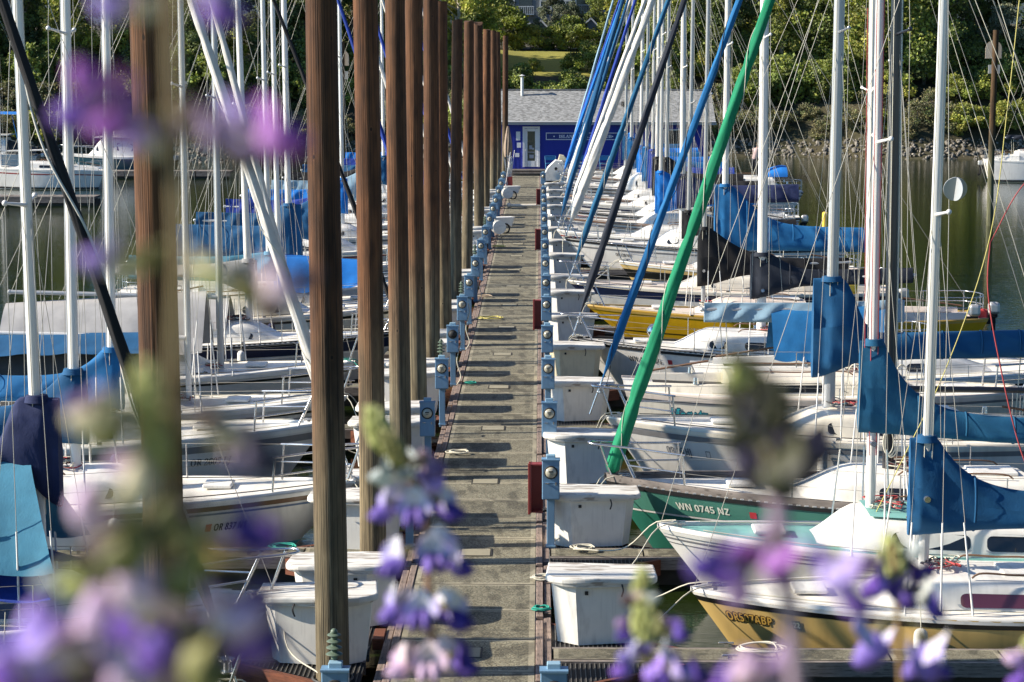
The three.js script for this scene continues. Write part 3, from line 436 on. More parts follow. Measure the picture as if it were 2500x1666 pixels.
  if (o.stern !== false) { const y = h.sheer(1), b = h.half(1) * 0.9, r = 0.016, sp = [tube([V(L * 0.86, y + 0.62, b), V(L * 0.97, y + 0.62, b), V(L + 0.02, y + 0.62, 0), V(L * 0.97, y + 0.62, -b), V(L * 0.86, y + 0.62, -b)], r, 24, 5), tube([V(L * 0.86, y + 0.32, b), V(L * 0.97, y + 0.32, b), V(L + 0.02, y + 0.32, 0), V(L * 0.97, y + 0.32, -b), V(L * 0.86, y + 0.32, -b)], r, 24, 5)]; for (const [x, z] of [[L * 0.86, b], [L * 0.86, -b], [L * 0.97, b], [L * 0.97, -b], [L, 0.2], [L, -0.2]]) sp.push(rod(V(x, y, z), V(x, y + 0.62, z), r)); part(g, 'stern_rail', sp, M.steel); }
  if (o.outboard) outboard(g, V(L + 0.18, h.sheer(1) * (o.obY ?? 0.55), 0.35)); if (o.outboard === 2) outboard(g, V(L - 0.5, h.sheer(1) * (o.obY ?? 0.55), 0.9));
  // mast and rigging
  const m = o.mast;
  if (m) {
    const x = m.s, y0 = topY(x) - 0.05, y1 = m.H, r = (m.r ?? 0.075) * 0.79, mm = m.mat ?? M.alu, rk = m.rake ?? 0.1, at = (y) => x + rk * (y - y0) / (y1 - y0);
    const mg = new THREE.CylinderGeometry(r * 0.72, r, y1 - y0, 14, 8).scale(1.35, 1, 1); { const p = mg.attributes.position; for (let i = 0; i < p.count; i++) p.setX(i, p.getX(i) + rk * (p.getY(i) / (y1 - y0) + 0.5)); mg.translate(x, (y0 + y1) / 2, 0); mg.computeVertexNormals(); }
    const mast = part(g, 'mast', [mg, rbox(0.26, 0.06, 0.2, 0.02, x, y0 + 0.02, 0, 1)], mm);
    part(mast, 'sail_track', rod(V(x + r * 1.36, y0 + 1, 0), V(at(y1) + r, y1, 0), 0.014, 0.014, 4), m.trackMat ?? M.aluGrey);
    const hw = m.half ?? h.half(x / L) * 0.9, sy = m.sp ?? [y0 + (y1 - y0) * 0.52], spr = [];
    for (const y of sy) for (const s of [1, -1]) { spr.push(rod(V(at(y), y, 0), V(at(y) + 0.08, y + 0.08, s * hw * 0.72), 0.03, 0.018, 8), new THREE.SphereGeometry(0.04, 8, 6).translate(at(y) + 0.08, y + 0.08, s * hw * 0.72)); }
    pieces(mast, 'spreader', spr.map((q, i) => (i % 2 ? null : merge([q, spr[i + 1]]))).filter(Boolean), m.spMat ?? mm);
    const wr = (far ? 0.0065 : mid ? 0.006 : 0.005), wm = [], bx = (s, dx) => V(x + dx, deckY(x), s * h.half(x / L) * 0.93);
    for (const s of [1, -1]) {
      const tp = V(at(sy[0]) + 0.08, sy[0] + 0.08, s * hw * 0.72);
      wm.push(rod(bx(s, 0.05), tp, wr, wr, 4), rod(tp, V(at(y1), y1 - 0.1, 0), wr, wr, 4), rod(bx(s, -0.45), V(at(sy[0]) - 0.05, sy[0] - 0.1, 0), wr, wr, 4), rod(bx(s, 0.5), V(at(sy[0]) + 0.05, sy[0] - 0.1, 0), wr, wr, 4));
    }
    const bow = V(o.stayX ?? 0.06, h.sheer(0) + 0.06, 0), head = V(at(y1) - 0.05, y1 - (o.frac ?? 0.12), 0);
    wm.push(rod(bow, head, wr, wr, 4), rod(V(L * 0.985, h.sheer(1) + 0.05, 0), V(at(y1), y1, 0), wr, wr, 4));
    pieces(g, far ? 'standing_rigging' : 'shroud', wm, M.wire, !far);
    if (!far) { const tb = []; for (const s of [1, -1]) for (const dx of [0.05, -0.45, 0.5]) { const a = bx(s, dx), t = dx === 0.05 ? V(at(sy[0]) + 0.08, sy[0], s * hw * 0.72) : V(at(sy[0]), sy[0] - 0.1, 0); tb.push(rod(a, a.clone().lerp(t, (o.boots ?? 1.3) / a.distanceTo(t)), 0.017, 0.014, 6)); } pieces(g, 'shroud_boot', tb, M.aluWhite); }
    const hal = []; for (const [dz, dx] of [[r + 0.03, -0.05], [-r - 0.03, 0.02], [r + 0.01, r * 1.2]]) hal.push(rod(V(x + dx, y0 + 0.9, dz), V(at(y1) + dx, y1, dz * 0.7), far ? 0.009 : 0.007, undefined, 4)); pieces(mast, far ? 'halyards' : 'halyard', hal, m.halMat ?? M.rope, !far);
    part(mast, 'mast_winch', new THREE.CylinderGeometry(0.045, 0.06, 0.13, 10).rotateX(PI / 2).translate(x, y0 + 1.1, r + 0.08), M.steel);
    for (const q of m.radar ?? []) { const d = new THREE.CylinderGeometry(0.165, 0.165, 0.02, 24).rotateX(PI / 2 + 0.15).translate(at(q) + 0.15, q, hw * 0.72 + 0.02); part(mast, 'radar_reflector', [d, new THREE.CylinderGeometry(0.165, 0.165, 0.012, 24).rotateZ(PI / 2).rotateY(0.5).translate(at(q) + 0.15, q, hw * 0.72 + 0.02)], M.aluGrey); }
    if (!far) {   // lines led to the mast foot, a line along each side deck, fenders
      srand(Math.floor(o.z * 31)); for (let q = 0; q < 3; q++) { const pts = []; for (let i = 0; i < 14; i++) pts.push(V(x + rr(-0.1, 0.55), y0 + 0.09 + 0.1 * rnd(), rr(-0.35, 0.35))); part(g, 'mast_foot_line', tube(pts, 0.011, 60, 5), [M.rope, M.wireDark, M.ropeRed][(q + Math.floor(o.z)) % 3]); }
      for (const s of [1, -1]) { const pts = []; for (let i = 0; i <= 8; i++) { const X = lerp(0.7, L * 0.8, i / 8); pts.push(V(X, deckY(X) + 0.035, s * h.half(X / L) * (0.72 + 0.1 * rnd()))); } part(g, 'jib_sheet', tube(pts, 0.01, 40, 4), Math.floor(o.z) % 2 ? M.rope : M.wireDark); }
      for (const X of o.fenders ?? [L * 0.42, L * 0.66]) { const s = o.dir > 0 ? 1 : -1, p = h.pt(X / L, 1, s, 0.12); const f = part(g, 'fender', [new THREE.CapsuleGeometry(0.1, 0.42, 5, 12).translate(p.x, p.y - 0.42, p.z)], Math.floor(o.z) % 3 ? M.boxWhite : K.navy); part(f, 'fender_line', rod(V(p.x, p.y - 0.12, p.z), V(p.x, p.y + 0.3, p.z - s * 0.12), 0.008), M.rope); }
      for (const s of [1, -1]) part(g, 'chainplate_fitting', rbox(0.1, 0.06, 0.04, 0.01, x, deckY(x) + 0.03, s * h.half(x / L) * 0.93, 1), M.steel);
    }
    // boom and its cover
    if (o.boom) {
      const b = o.boom, by = b.y, be = x + b.len;
      const bm = part(g, 'boom', rod(V(x + r, by, 0), V(be, by + (b.lift ?? 0.12), 0), 0.055, 0.05, 10), b.mat ?? mm);
      part(bm, 'boom_end', [new THREE.SphereGeometry(0.06, 8, 6).translate(be, by + (b.lift ?? 0.12), 0)], M.frame);
      const tl = [rod(V(be - 0.05, by + 0.15, 0), V(at(y1) + 0.1, y1, 0), 0.006, 0.006, 4), rod(V(be - 0.4, by, 0), V(be - 0.5, h.sheer(0.9) + 0.25, 0.05), 0.012, 0.012, 5), rod(V(be - 0.55, by, 0), V(be - 0.6, h.sheer(0.9) + 0.25, -0.05), 0.012, 0.012, 5)];
      pieces(bm, 'boom_tackle', tl, M.rope, !far);
      if (b.cover) {
        const q = b.cover, t0 = q.top - by, tail = q.tail ?? 0.2, kk = q.k ?? 0.9, b0 = by - q.bot, fr = x - (q.front ?? 0.22), end = be - 0.05, W = q.w ?? 0.2;
        const f = (X) => { const d = Math.max(0, X - x - 0.15); const e = (X - fr) / (end - fr); return [by + tail + (t0 - tail) * Math.exp(-Math.pow(d / kk, q.pw ?? 1.35)) + (b.lift ?? 0.12) * e, by - lerp(b0, q.botTail ?? 0.1, sm(0, q.bk ?? 0.35, (X - fr) / (end - fr))) + (b.lift ?? 0.12) * e, lerp(W, q.wTail ?? 0.11, sm(0.05, 0.9, e)) * (X < x - 0.12 ? 0.75 : 1)]; };
        const cv = part(g, 'sail_cover', coverGeo(f, end, fr, k), q.mat);
        const ties = []; for (let X = x + 0.7; X < end - 0.2; X += 0.75) { const [tp, bt, w] = f(X); ties.push(new THREE.TorusGeometry(1, 0.02, 4, 18).rotateY(PI / 2).scale(1, (tp - bt) / 2 + 0.012, w * 0.83).translate(X, (tp + bt) / 2, 0)); }
        if (q.ties !== false && ties.length && !far) pieces(cv, 'cover_tie', ties, q.tieMat ?? q.mat);
        const [tp] = f(x); part(cv, 'mast_collar', [new THREE.CylinderGeometry(r * 1.5 + 0.03, r * 1.5 + 0.06, 0.1, 14).scale(1.2, 1, 1).translate(x, tp - 0.02, 0)], q.tieMat ?? q.mat);
      }
      if (b.tent) { const q = b.tent; part(g, 'boom_tent', tentGeo(x + q.x0, x + q.x1, q.r0, q.r1, q.e0, q.e1, q.w0, q.w1, k, q.fl), q.mat); if (q.mat2) part(g, 'tent_skirt', tentGeo(x + q.x0 + 0.05, x + q.x1 - 0.05, q.e0 + 0.12, q.e1 + 0.12, q.e0 - q.sk, q.e1 - q.sk, q.w0 * 1.02, q.w1 * 1.02, k + 4, q.fl), q.mat2); }
    }
    // furled headsail
    for (const f of o.furl ? [].concat(o.furl) : []) {
      const dir = head.clone().sub(bow), a = bow.clone().addScaledVector(dir, (f.dy ?? 0.55) / dir.y).add(V(f.dx ?? 0, 0, f.dz ?? 0)), b = a.clone().add(dir.clone().multiplyScalar(f.to ?? 0.93));
      const fs = part(g, 'furled_sail', furlGeo(a, b, f.r, k + (f.dz ?? 0) * 9, f.bulge ?? 1), f.mat);
      if (f.drum !== false) part(fs, 'furling_drum', [new THREE.CylinderGeometry(0.09, 0.09, 0.03, 14).translate(a.x - 0.02, a.y - 0.12, a.z), new THREE.CylinderGeometry(0.05, 0.05, 0.12, 12).translate(a.x - 0.03, a.y - 0.19, a.z), new THREE.CylinderGeometry(0.09, 0.09, 0.02, 14).translate(a.x - 0.04, a.y - 0.26, a.z), rod(bow, a, 0.02)], M.steel);
      if (f.cord) { const pts = []; const d = b.clone().sub(a); for (let i = 0; i < 240; i++) { const t = i / 239; if (t > 0.8) break; const p = a.clone().addScaledVector(d, t); const th = t * (f.turns ?? 40); pts.push(p.add(V(Math.cos(th) * f.r * 0.9 * (1 - t * 0.4), Math.cos(th) * -0.1, Math.sin(th) * f.r * 1.02 * (1 - 0.4 * t)))); } part(fs, 'lashing', tube(pts, f.cordR ?? 0.007, 300, 5), f.cord); }
    }
  }
  // docking lines from the bow
  const dl = []; for (const s of [1, -1]) { const a = V(0.3, deckY(0.3) + 0.07, s * 0.1), b = V(-o.bowGap, 0.55, s * (o.lineZ ?? 1.3)); dl.push(tube([a, V(a.x * 0.5 - 0.15, a.y - 0.05, a.z * 2), V((a.x + b.x) / 2, (a.y + b.y) / 2 - 0.22, (a.z + b.z) / 2), b], far ? 0.014 : 0.011, 14, 5)); }
  if (o.bowGap) pieces(g, 'dock_line', dl, o.lineMat ?? M.rope);
  // lettering on both sides of the bow
  if (o.reg) {
    const q = o.reg, film = decal(1024, 128, q.draw);
    const rx0 = Math.min(q.x0, q.x1), rx1 = Math.max(q.x0, q.x1); for (const s of [1, -1]) { const gm = grid(rows(5, 14, (u, v) => { const x = lerp(rx0, rx1, u); return h.pt(x / L, lerp(q.v0, q.v1, v), s, 0.012); }), (i, j) => [s > 0 ? i / 13 : 1 - i / 13, j / 4]); part(hull, 'registration', gm, film); }
  }
  return g;
}
function outboard(g, p) {
  const ob = new THREE.Group(); ob.name = 'outboard_motor'; ob.position.copy(p); g.add(ob);
  const cowl = rbox(0.34, 0.36, 0.26, 0.1, 0.1, 0.42, 0, 4); part(ob, 'cowling', [cowl], M.frame);
  part(ob, 'leg', [rbox(0.12, 0.7, 0.1, 0.03, 0.1, -0.05, 0), rbox(0.22, 0.12, 0.14, 0.03, 0.1, 0.2, 0), box(0.3, 0.02, 0.2, 0.14, -0.36, 0), rbox(0.12, 0.28, 0.16, 0.02, -0.06, 0.1, 0)], M.dark);
  part(ob, 'propeller', [new THREE.CylinderGeometry(0.04, 0.05, 0.2, 10).rotateZ(PI / 2).translate(0.18, -0.42, 0), ...[0, 1, 2].map((i) => box(0.015, 0.13, 0.06, 0.22, -0.36, 0).translate(-0.22, 0.42, 0).rotateX(i * 2.1).translate(0.22, -0.42, 0))], M.dark);
}
// ---------------------------------------------------------------- the fleet, right-hand side
const T = (x, font, s, X, Y, fill, stroke, lw) => { x.font = font; x.textBaseline = 'middle'; if (stroke) { x.lineWidth = lw; x.strokeStyle = stroke; x.lineJoin = 'round'; x.strokeText(s, X, Y); } x.fillStyle = fill; x.fillText(s, X, Y); };
const navyG = paint(C(0.012, 0.02, 0.06)), greyHull = paint(C(0.62, 0.61, 0.59)), ltGrey = paint(C(0.76, 0.75, 0.72)), goldHull = paint(C(0.68, 0.47, 0.17)), greenHull = paint(C(0.03, 0.18, 0.13)), greenPale = paint(C(0.085, 0.27, 0.21)), yellowHull = paint(C(0.62, 0.36, 0.01)), brownStripe = paint(C(0.16, 0.09, 0.05)), aquaStripe = paint(C(0.16, 0.62, 0.68)), redStripe = paint(C(0.35, 0.05, 0.04)), greyStripe = paint(C(0.22, 0.22, 0.23)), blackP = paint(C(0.012, 0.012, 0.012)), whiteP = paint(C(0.86, 0.84, 0.80));
boat({ id: 'gold', z: 29.0, bx: 2.2, dir: 1, L: 7.4, B: 2.5, fb: 0.9, fm: 0.78, rake: 0.65, bowGap: 1.6, hullMat: goldHull, deckMat: M.deck, bands: [[0.84, 0.925, blackP]], railH: 0.06, railW: 0.06, pulpit: false,
  label: 'golden yellow hulled sailboat with white deck and purple cabin curtain, nearest on the right', cabin: { s0: 2.2, s1: 5.4, h: 0.42, ramp: 1.2, w: 0.66 }, windows: [[3.75, 4.75, 0.25, 0.78, M.curtain], [5.0, 5.3, 0.3, 0.75]],
  mast: { s: 3.36, H: 11.2, r: 0.072, mat: M.alu, sp: [6.35], half: 0.75, radar: [6.75], rake: 0.07 }, boom: { len: 3.4, y: 1.95, cover: { mat: K.blue, top: 3.15, bot: 1.72, k: 0.5, pw: 1.0, tail: 0.3, w: 0.2, front: 0.24, botTail: 0.18, wTail: 0.2 } },
  reg: { x0: 0.28, x1: 1.8, v0: 0.52, v1: 0.8, draw: (x) => { T(x, 'italic bold 96px sans-serif', 'OR507ABP', 20, 66, '#c9a04a', '#1a0d08', 12); x.fillStyle = '#1d4a33'; x.fillRect(700, 30, 84, 76); T(x, 'bold 60px sans-serif', '22', 708, 70, '#d8e0d0'); } } });
boat({ id: 'teal', z: 31.6, bx: 1.86, dir: 1, L: 8.4, B: 2.6, fb: 1.24, fm: 0.94, rake: 0.95, bowGap: 1.3, hullMat: whiteP, deckMat: M.tealDeck, bands: [[0.86, 0.885, greyStripe], [0.8, 0.815, greyStripe]], railH: 0.07, railW: 0.07, pulpit: false,
  label: 'white sailboat with aqua green deck and blue sail cover, beside the golden one', cabin: { s0: 2.25, s1: 6.2, h: 0.52, ramp: 1.0, w: 0.7 }, roofMat: M.tealDeck, windows: [[3.55, 4.75, 0.3, 0.82], [5.0, 5.9, 0.3, 0.82]],
  mast: { s: 3.34, H: 12.6, r: 0.068, mat: M.aluWhite, halMat: M.ropeRed, rake: -0.06, half: 1.1 }, boom: { len: 4.2, y: 2.9, lift: -0.1, cover: { mat: K.tealBlue, top: 4.2, bot: 2.75, k: 0.46, pw: 1.0, tail: 0.14, w: 0.19, botTail: 0.26, wTail: 0.2, bk: 0.6 } },
  furl: null, reg: { x0: 0.5, x1: 1.9, v0: 0.5, v1: 0.76, draw: (x) => { T(x, '88px serif', 'WN 38', 30, 66, '#55565a'); } } });
boat({ id: 'green', z: 34.7, bx: 1.12, dir: 1, L: 10.2, B: 3.0, fb: 1.36, fm: 1.06, rake: 0.95, bowGap: 0.9, hullMat: greenHull, deckMat: M.deck, bands: [[0.66, 0.93, greenPale], [0.63, 0.655, whiteP]], railMat: M.greyWood, railH: 0.12, railW: 0.07, slots: true, rubMat: M.dark,
  label: 'dark green sailboat with black mast and green furled headsail', cabin: { s0: 3.0, s1: 7.2, h: 0.45, ramp: 1.4, w: 0.6 }, cabinMat: M.deck, windows: [[4.6, 5.6, 0.3, 0.78], [6.0, 6.8, 0.3, 0.78]],
  mast: { s: 4.88, H: 15.8, r: 0.095, mat: M.blackMast, rake: -0.1, half: 1.2 }, boom: { len: 4.4, y: 2.95, mat: M.blackMast, lift: -0.05 }, stayX: 0.1, furl: { mat: K.greenSail, r: 0.122, dx: 0, dy: 0.06, bulge: 1.25, cord: M.rope, drum: false },
  reg: { x0: 1.05, x1: 2.75, v0: 0.7, v1: 0.88, draw: (x) => { T(x, 'bold 96px sans-serif', 'WN 0745 NZ', 30, 66, '#e8ead8'); x.fillStyle = '#c23a42'; x.fillRect(790, 40, 70, 66); } } });
boat({ id: 'grey', z: 40.1, bx: 1.3, dir: 1, L: 9.8, B: 3.0, fb: 1.5, fm: 1.2, rake: 1.05, bowGap: 0.9, hullMat: ltGrey, deckMat: M.deck, bands: [[0.83, 0.91, greyStripe]], railMat: M.cream,
  label: 'pale grey sailboat with blue mast bag and blue furled headsail', cabin: { s0: 3.0, s1: 7.0, h: 0.46, ramp: 1.5, w: 0.62 }, cabinMat: M.cream, windows: [[4.3, 5.6, 0.25, 0.8], [5.9, 6.6, 0.25, 0.8]],
  stayX: -0.3, mast: { s: 4.44, H: 15.1, r: 0.105, mat: M.aluGrey, rake: 0.04, half: 1.15, sp: [9.05], spMat: M.steel }, boom: { len: 4.3, y: 2.75, lift: 0.1, cover: { mat: K.blue, top: 4.28, bot: 2.3, k: 0.42, pw: 2.4, tail: 0.42, w: 0.3, front: 0.36, botTail: 0.12, wTail: 0.24, bk: 0.25 } }, furl: { mat: K.sea, r: 0.088, dy: 0.7, cord: M.ropeDark },
  reg: { x0: 0.95, x1: 2.35, v0: 0.56, v1: 0.76, draw: (x) => { T(x, 'bold 96px sans-serif', 'OR 16 HJ', 30, 66, '#686b70'); x.strokeStyle = '#777'; x.lineWidth = 8; x.strokeRect(640, 40, 60, 60); } } });
boat({ id: 'script', z: 43.6, bx: 11.0, dir: -1, L: 9.2, B: 2.9, fb: 1.5, fm: 1.5, fs: 1.62, rake: 1.2, bowGap: 0, hullMat: M.cream, deckMat: M.deck, bands: [[0.89, 0.925, greyStripe]], railMat: M.pinkDeck, stern: false, fenders: [],
  label: 'cream sailboat moored stern first with a big teal script name on its side', cabin: { s0: 2.6, s1: 7.0, h: 0.4, ramp: 1.2, w: 0.66 }, cabinMat: M.cream, windows: [[3.0, 4.6, 0.3, 0.85], [5.0, 6.3, 0.3, 0.85]],
  mast: { s: 3.95, H: 13.4, r: 0.075, mat: M.aluWhite, rake: 0.1, half: 1.1 }, 
  reg: { x0: 8.8, x1: 7.0, v0: 0.5, v1: 0.86, draw: (x, w, hh) => { x.save(); x.scale(1.3, 1); T(x, 'italic bold 96px serif', 'Magotz', 210, 48, '#2f9fa6', '#0d4f63', 12); x.restore(); T(x, 'bold 24px sans-serif', 'R E D D I N', 560, 112, '#333'); } } });
boat({ id: 'oval', z: 47.6, bx: 14.2, dir: -1, L: 10.6, B: 3.1, fb: 1.55, fm: 1.3, fs: 1.35, bowGap: 0, hullMat: greyHull, deckMat: M.deck, bands: [[0.8, 0.86, blackP]], stern: false,
  label: 'white sailboat moored stern first under a bright blue boom tent', cabin: { s0: 3.3, s1: 7.4, h: 0.48, ramp: 1.9, w: 0.62 }, windows: [[5.3, 5.75, 0.3, 0.75], [6.3, 6.75, 0.3, 0.75]],
  mast: { s: 5.9, H: 14.6, r: 0.085, mat: M.aluGrey, rake: 0.1, half: 1.1 }, boom: { len: 4.5, y: 2.75, lift: 0, tent: { x0: 0.2, x1: 2.9, r0: 2.85, r1: 2.78, e0: 1.62, e1: 1.7, w0: 0.95, w1: 0.9, mat: K.sea }, cover: { mat: K.pale, top: 2.98, bot: 2.45, k: 0.9, tail: 0.16, w: 0.12, botTail: 0.3, wTail: 0.14, ties: false } } });
boat({ id: 'bg', z: 52.3, bx: 0.8, dir: 1, L: 9.2, B: 2.8, fb: 1.44, fm: 1.1, rake: 1.3, bowGap: 0.4, hullMat: ltGrey, deckMat: M.deck, slots: true, railMat: M.dark,
  label: 'off white sailboat with slotted black toe rail and black furled headsail', cabin: { s0: 2.4, s1: 6.6, h: 0.5, ramp: 1.3, w: 0.64 }, windows: [[3.5, 3.95, 0.3, 0.75], [4.4, 5.2, 0.3, 0.75], [5.6, 6.2, 0.3, 0.75]],
  mast: { s: 4.9, H: 16.0, r: 0.115, mat: M.aluWhite, rake: -0.1, half: 1.1 }, boom: { len: 3.9, y: 2.95, cover: { mat: K.slate, top: 3.62, bot: 2.45, k: 0.55, pw: 1.6, tail: 0.2, w: 0.25, front: 0.3, botTail: 0.2 } }, furl: { mat: K.slate, r: 0.105, dy: 0.6 },
  reg: { x0: 1.3, x1: 3.0, v0: 0.66, v1: 0.86, draw: (x) => { T(x, 'bold 92px sans-serif', 'WN 4817 BG', 20, 66, '#2b2b2e'); x.fillStyle = '#b23038'; x.fillRect(650, 34, 70, 64); } } });
boat({ id: 'yellow', z: 59.8, bx: 1.36, dir: 1, L: 11.6, B: 2.9, fb: 1.4, fm: 1.06, rake: 1.7, bowGap: 0.9, hullMat: yellowHull, deckMat: M.pinkDeck, railMat: paint(C(0.55, 0.36, 0.09)), bands: [[0.5, 0.52, blackP]],
  label: 'bright yellow hulled sailboat with beige deck and black sail cover', cabin: { s0: 2.8, s1: 6.4, h: 0.5, ramp: 1.5, w: 0.64 }, cabinMat: M.pinkDeck, windows: [[4.4, 5.3, 0.3, 0.75]],
  mast: { s: 3.44, H: 13.2, r: 0.06, mat: M.aluGrey, rake: 0.05, half: 1.05 }, boom: { len: 4.3, y: 2.55, cover: { mat: K.black, top: 3.68, bot: 1.95, k: 0.95, pw: 1.25, tail: 0.14, w: 0.2, botTail: 0.3, front: 0.18 } }, outboard: 2, obY: 0.85 });
boat({ id: 'navy', z: 66.4, bx: 0.9, dir: 1, L: 10.6, B: 3.2, fb: 1.42, fm: 1.14, rake: 1.5, bowGap: 0.4, hullMat: ltGrey, deckMat: M.pinkDeck, bands: [[0.74, 0.93, navyG]], railMat: M.cream,
  label: 'white sailboat with a navy sheer stripe and large blue sail cover', cabin: { s0: 3.2, s1: 7.6, h: 0.5, ramp: 1.6, w: 0.62 }, cabinMat: M.cream, windows: [[4.6, 6.2, 0.3, 0.8]],
  mast: { s: 5.1, H: 15.8, r: 0.1, mat: M.aluWhite, rake: 0, half: 1.15 }, boom: { len: 4.8, y: 2.75, lift: -0.1, cover: { mat: K.sea, top: 4.55, bot: 2.35, k: 0.95, pw: 1.5, tail: 0.5, w: 0.34, front: 0.34, botTail: 0.3, wTail: 0.3 } }, furl: { mat: K.tealBlue, r: 0.105, dy: 0.6, cord: M.rope }, outboard: true, stern: true });
boat({ id: 'gold2', z: 73.2, bx: 2.8, dir: 1, L: 8.6, B: 2.7, fb: 1.4, fm: 1.1, bowGap: 2, hullMat: goldHull, bands: [[0.6, 0.82, blackP]], deckMat: M.pinkDeck,
  label: 'ochre hulled sailboat with a black band, partly hidden behind larger boats', cabin: { s0: 2.4, s1: 6, h: 0.45, ramp: 1.2 }, windows: [[3.6, 4.8, 0.3, 0.75]], mast: { s: 2.5, H: 12.4, r: 0.07, mat: M.aluGrey }, boom: { len: 3.9, y: 2.6, cover: { mat: K.black, top: 3.2, bot: 2.2, k: 0.7, tail: 0.2, w: 0.18 } } });
boat({ id: 'white80', z: 80.6, bx: 0.96, dir: 1, L: 11, B: 3.4, fb: 1.6, fm: 1.25, rake: 1.4, bowGap: 0.5, hullMat: whiteP, slots: true, railMat: M.black, bands: [[0.8, 0.84, greyStripe]],
  label: 'large white sailboat with navy sail cover and thick white furled sail', cabin: { s0: 3.2, s1: 7.8, h: 0.62, ramp: 1.3, w: 0.68 }, windows: [[4.0, 4.45, 0.3, 0.75], [6.0, 7.1, 0.3, 0.75]], mast: { s: 4.64, H: 14.1, r: 0.11, mat: M.aluWhite, rake: -0.05 }, boom: { len: 4.6, y: 3.25, cover: { mat: K.navy, top: 4.1, bot: 2.75, k: 0.8, tail: 0.35, w: 0.36, botTail: 0.35, wTail: 0.3 } }, furl: { mat: K.white, r: 0.2, dy: 0.5, bulge: 1.1 },
  reg: { x0: 1.8, x1: 3.3, v0: 0.62, v1: 0.78, draw: (x) => { T(x, 'bold 88px sans-serif', 'OR 228 NW', 20, 66, '#3b3c40'); } } });
[[86.8, 0.7, 'white sailboat with a light blue sail cover and blue furled headsail', K.bright, K.blue, M.alu, 4.4, 1.9],
 [92.6, 1.2, 'white sailboat with black sail cover and thin white stay sail', K.black, K.white, M.aluGrey, 4.5, 2.4],
 [98.4, 1.4, 'white sailboat with black cover and wide coachroof under the dark mast', K.black, K.royal, M.aluWhite, 4.2, 2.0],
 [104.2, 1.3, 'white sailboat with royal blue cover and blue furled sail halfway down the right row', K.royal, K.blue, M.alu, 4.4, 2.2],
 [110.2, 1.2, 'white sailboat with sea blue cover and white furled sail far down the right row', K.sea, K.white, M.aluGrey, 4.5, 2.0],
 [116.2, 1.4, 'white sailboat with bright blue cover near the far end of the right row', K.bright, K.blue, M.aluWhite, 4.3, 1.7],
 [122.2, 1.2, 'white sailboat with sea blue cover and tarpaulin near the blue building', K.sea, K.bright, M.alu, 4.2, 2.1],
 [128.2, 1.4, 'white sailboat with bright blue mast bag before the blue building', K.bright, K.royal, M.alu, 4.3, 2.2],
 [134.6, 1.6, 'white sailboat with two toned blue covers, last before the blue building', K.blue, K.pale, M.aluGrey, 4.0, 2.0]].forEach(([z, bx, label, cv, fu, mm, ms, ct], i) => boat({ id: 'r' + z, z, bx, dir: 1, L: z === 116.2 ? 13.4 : 9.6 + (i % 3) * 0.7, B: 3 + 0.1 * (i % 3), fb: 1.4 + 0.12 * (i % 2), bowGap: 0.8, hullMat: [whiteP, ltGrey, whiteP][i % 3], bands: i % 2 ? [[0.8, 0.86, navyG]] : [[0.82, 0.86, redStripe]], railMat: [M.white, M.teak, M.black][i % 3], label,
  cabin: { s0: 2.9, s1: z === 116.2 ? 11.8 : 7, h: z === 116.2 ? 0.95 : 0.5 + 0.06 * (i % 3), ramp: 1.3 }, windows: [[4, 5.2, 0.3, 0.75], [5.6, 6.4, 0.3, 0.75]], dodger: i % 2 ? cv : null, mast: { s: ms, H: i === 0 ? 17 : 13.9 + ((i + 2) * 0.83) % 2.2, r: 0.07 + 0.01 * (i % 3), mat: mm, rake: 0.05 }, boom: { len: 4.2, y: 2.75, cover: { mat: cv, top: 2.75 + ct * 0.6, bot: 2.1, k: 0.9, tail: 0.3, w: 0.3, botTail: 0.4, wTail: 0.26 } }, furl: { mat: fu, r: 0.11 + 0.03 * (fu === K.white ? 1 : 0), dy: 0.5 }, outboard: i % 2 === 0 }));

// ---------------------------------------------------------------- the fleet, left-hand side
boat({ id: 'lblack', z: 22.6, bx: -3.4, dir: -1, L: 9.4, B: 3, fb: 1.4, bowGap: 0.9, hullMat: whiteP, label: 'sailboat at the lower left with black and white furled headsail', cabin: { s0: 3, s1: 7, h: 0.45, ramp: 1.3 }, windows: [[4, 5, 0.3, 0.75]], mast: { s: 4.9, H: 17, r: 0.08, mat: M.aluWhite }, boom: { len: 4, y: 2.8 }, furl: { mat: K.black, r: 0.075, dy: 0.4, cord: K.white, cordR: 0.016, turns: 30 } });
boat({ id: 'lA', z: 27.2, bx: -3.55, dir: -1, L: 8.2, B: 2.6, fb: 1.25, fm: 1.0, rake: 1.1, bowGap: 0.7, hullMat: ltGrey, bands: [[0.84, 0.9, greyStripe]], label: 'white sailboat with aqua boom tent and navy bundle round its mast', cabin: { s0: 2.1, s1: 5.4, h: 0.45, ramp: 1.0 }, windows: [[3.1, 4.2, 0.3, 0.8, paint(C(0.03, 0.06, 0.16))]],
  mast: { s: 3.24, H: 10.4, r: 0.075, mat: M.aluWhite, half: 1.1, sp: [6.6] }, boom: { len: 3.6, y: 3.2, cover: { mat: K.navy, top: 4.0, bot: 2.5, k: 0.3, pw: 3, tail: 0.1, w: 0.24, front: 0.3, botTail: 0.1, bk: 0.2, ties: false }, tent: { x0: 0.12, x1: 3.6, r0: 3.25, r1: 3.3, e0: 1.85, e1: 1.85, w0: 1.1, w1: 1.25, fl: 0.55, mat: K.aqua, mat2: K.royal, sk: 0.35 } } });
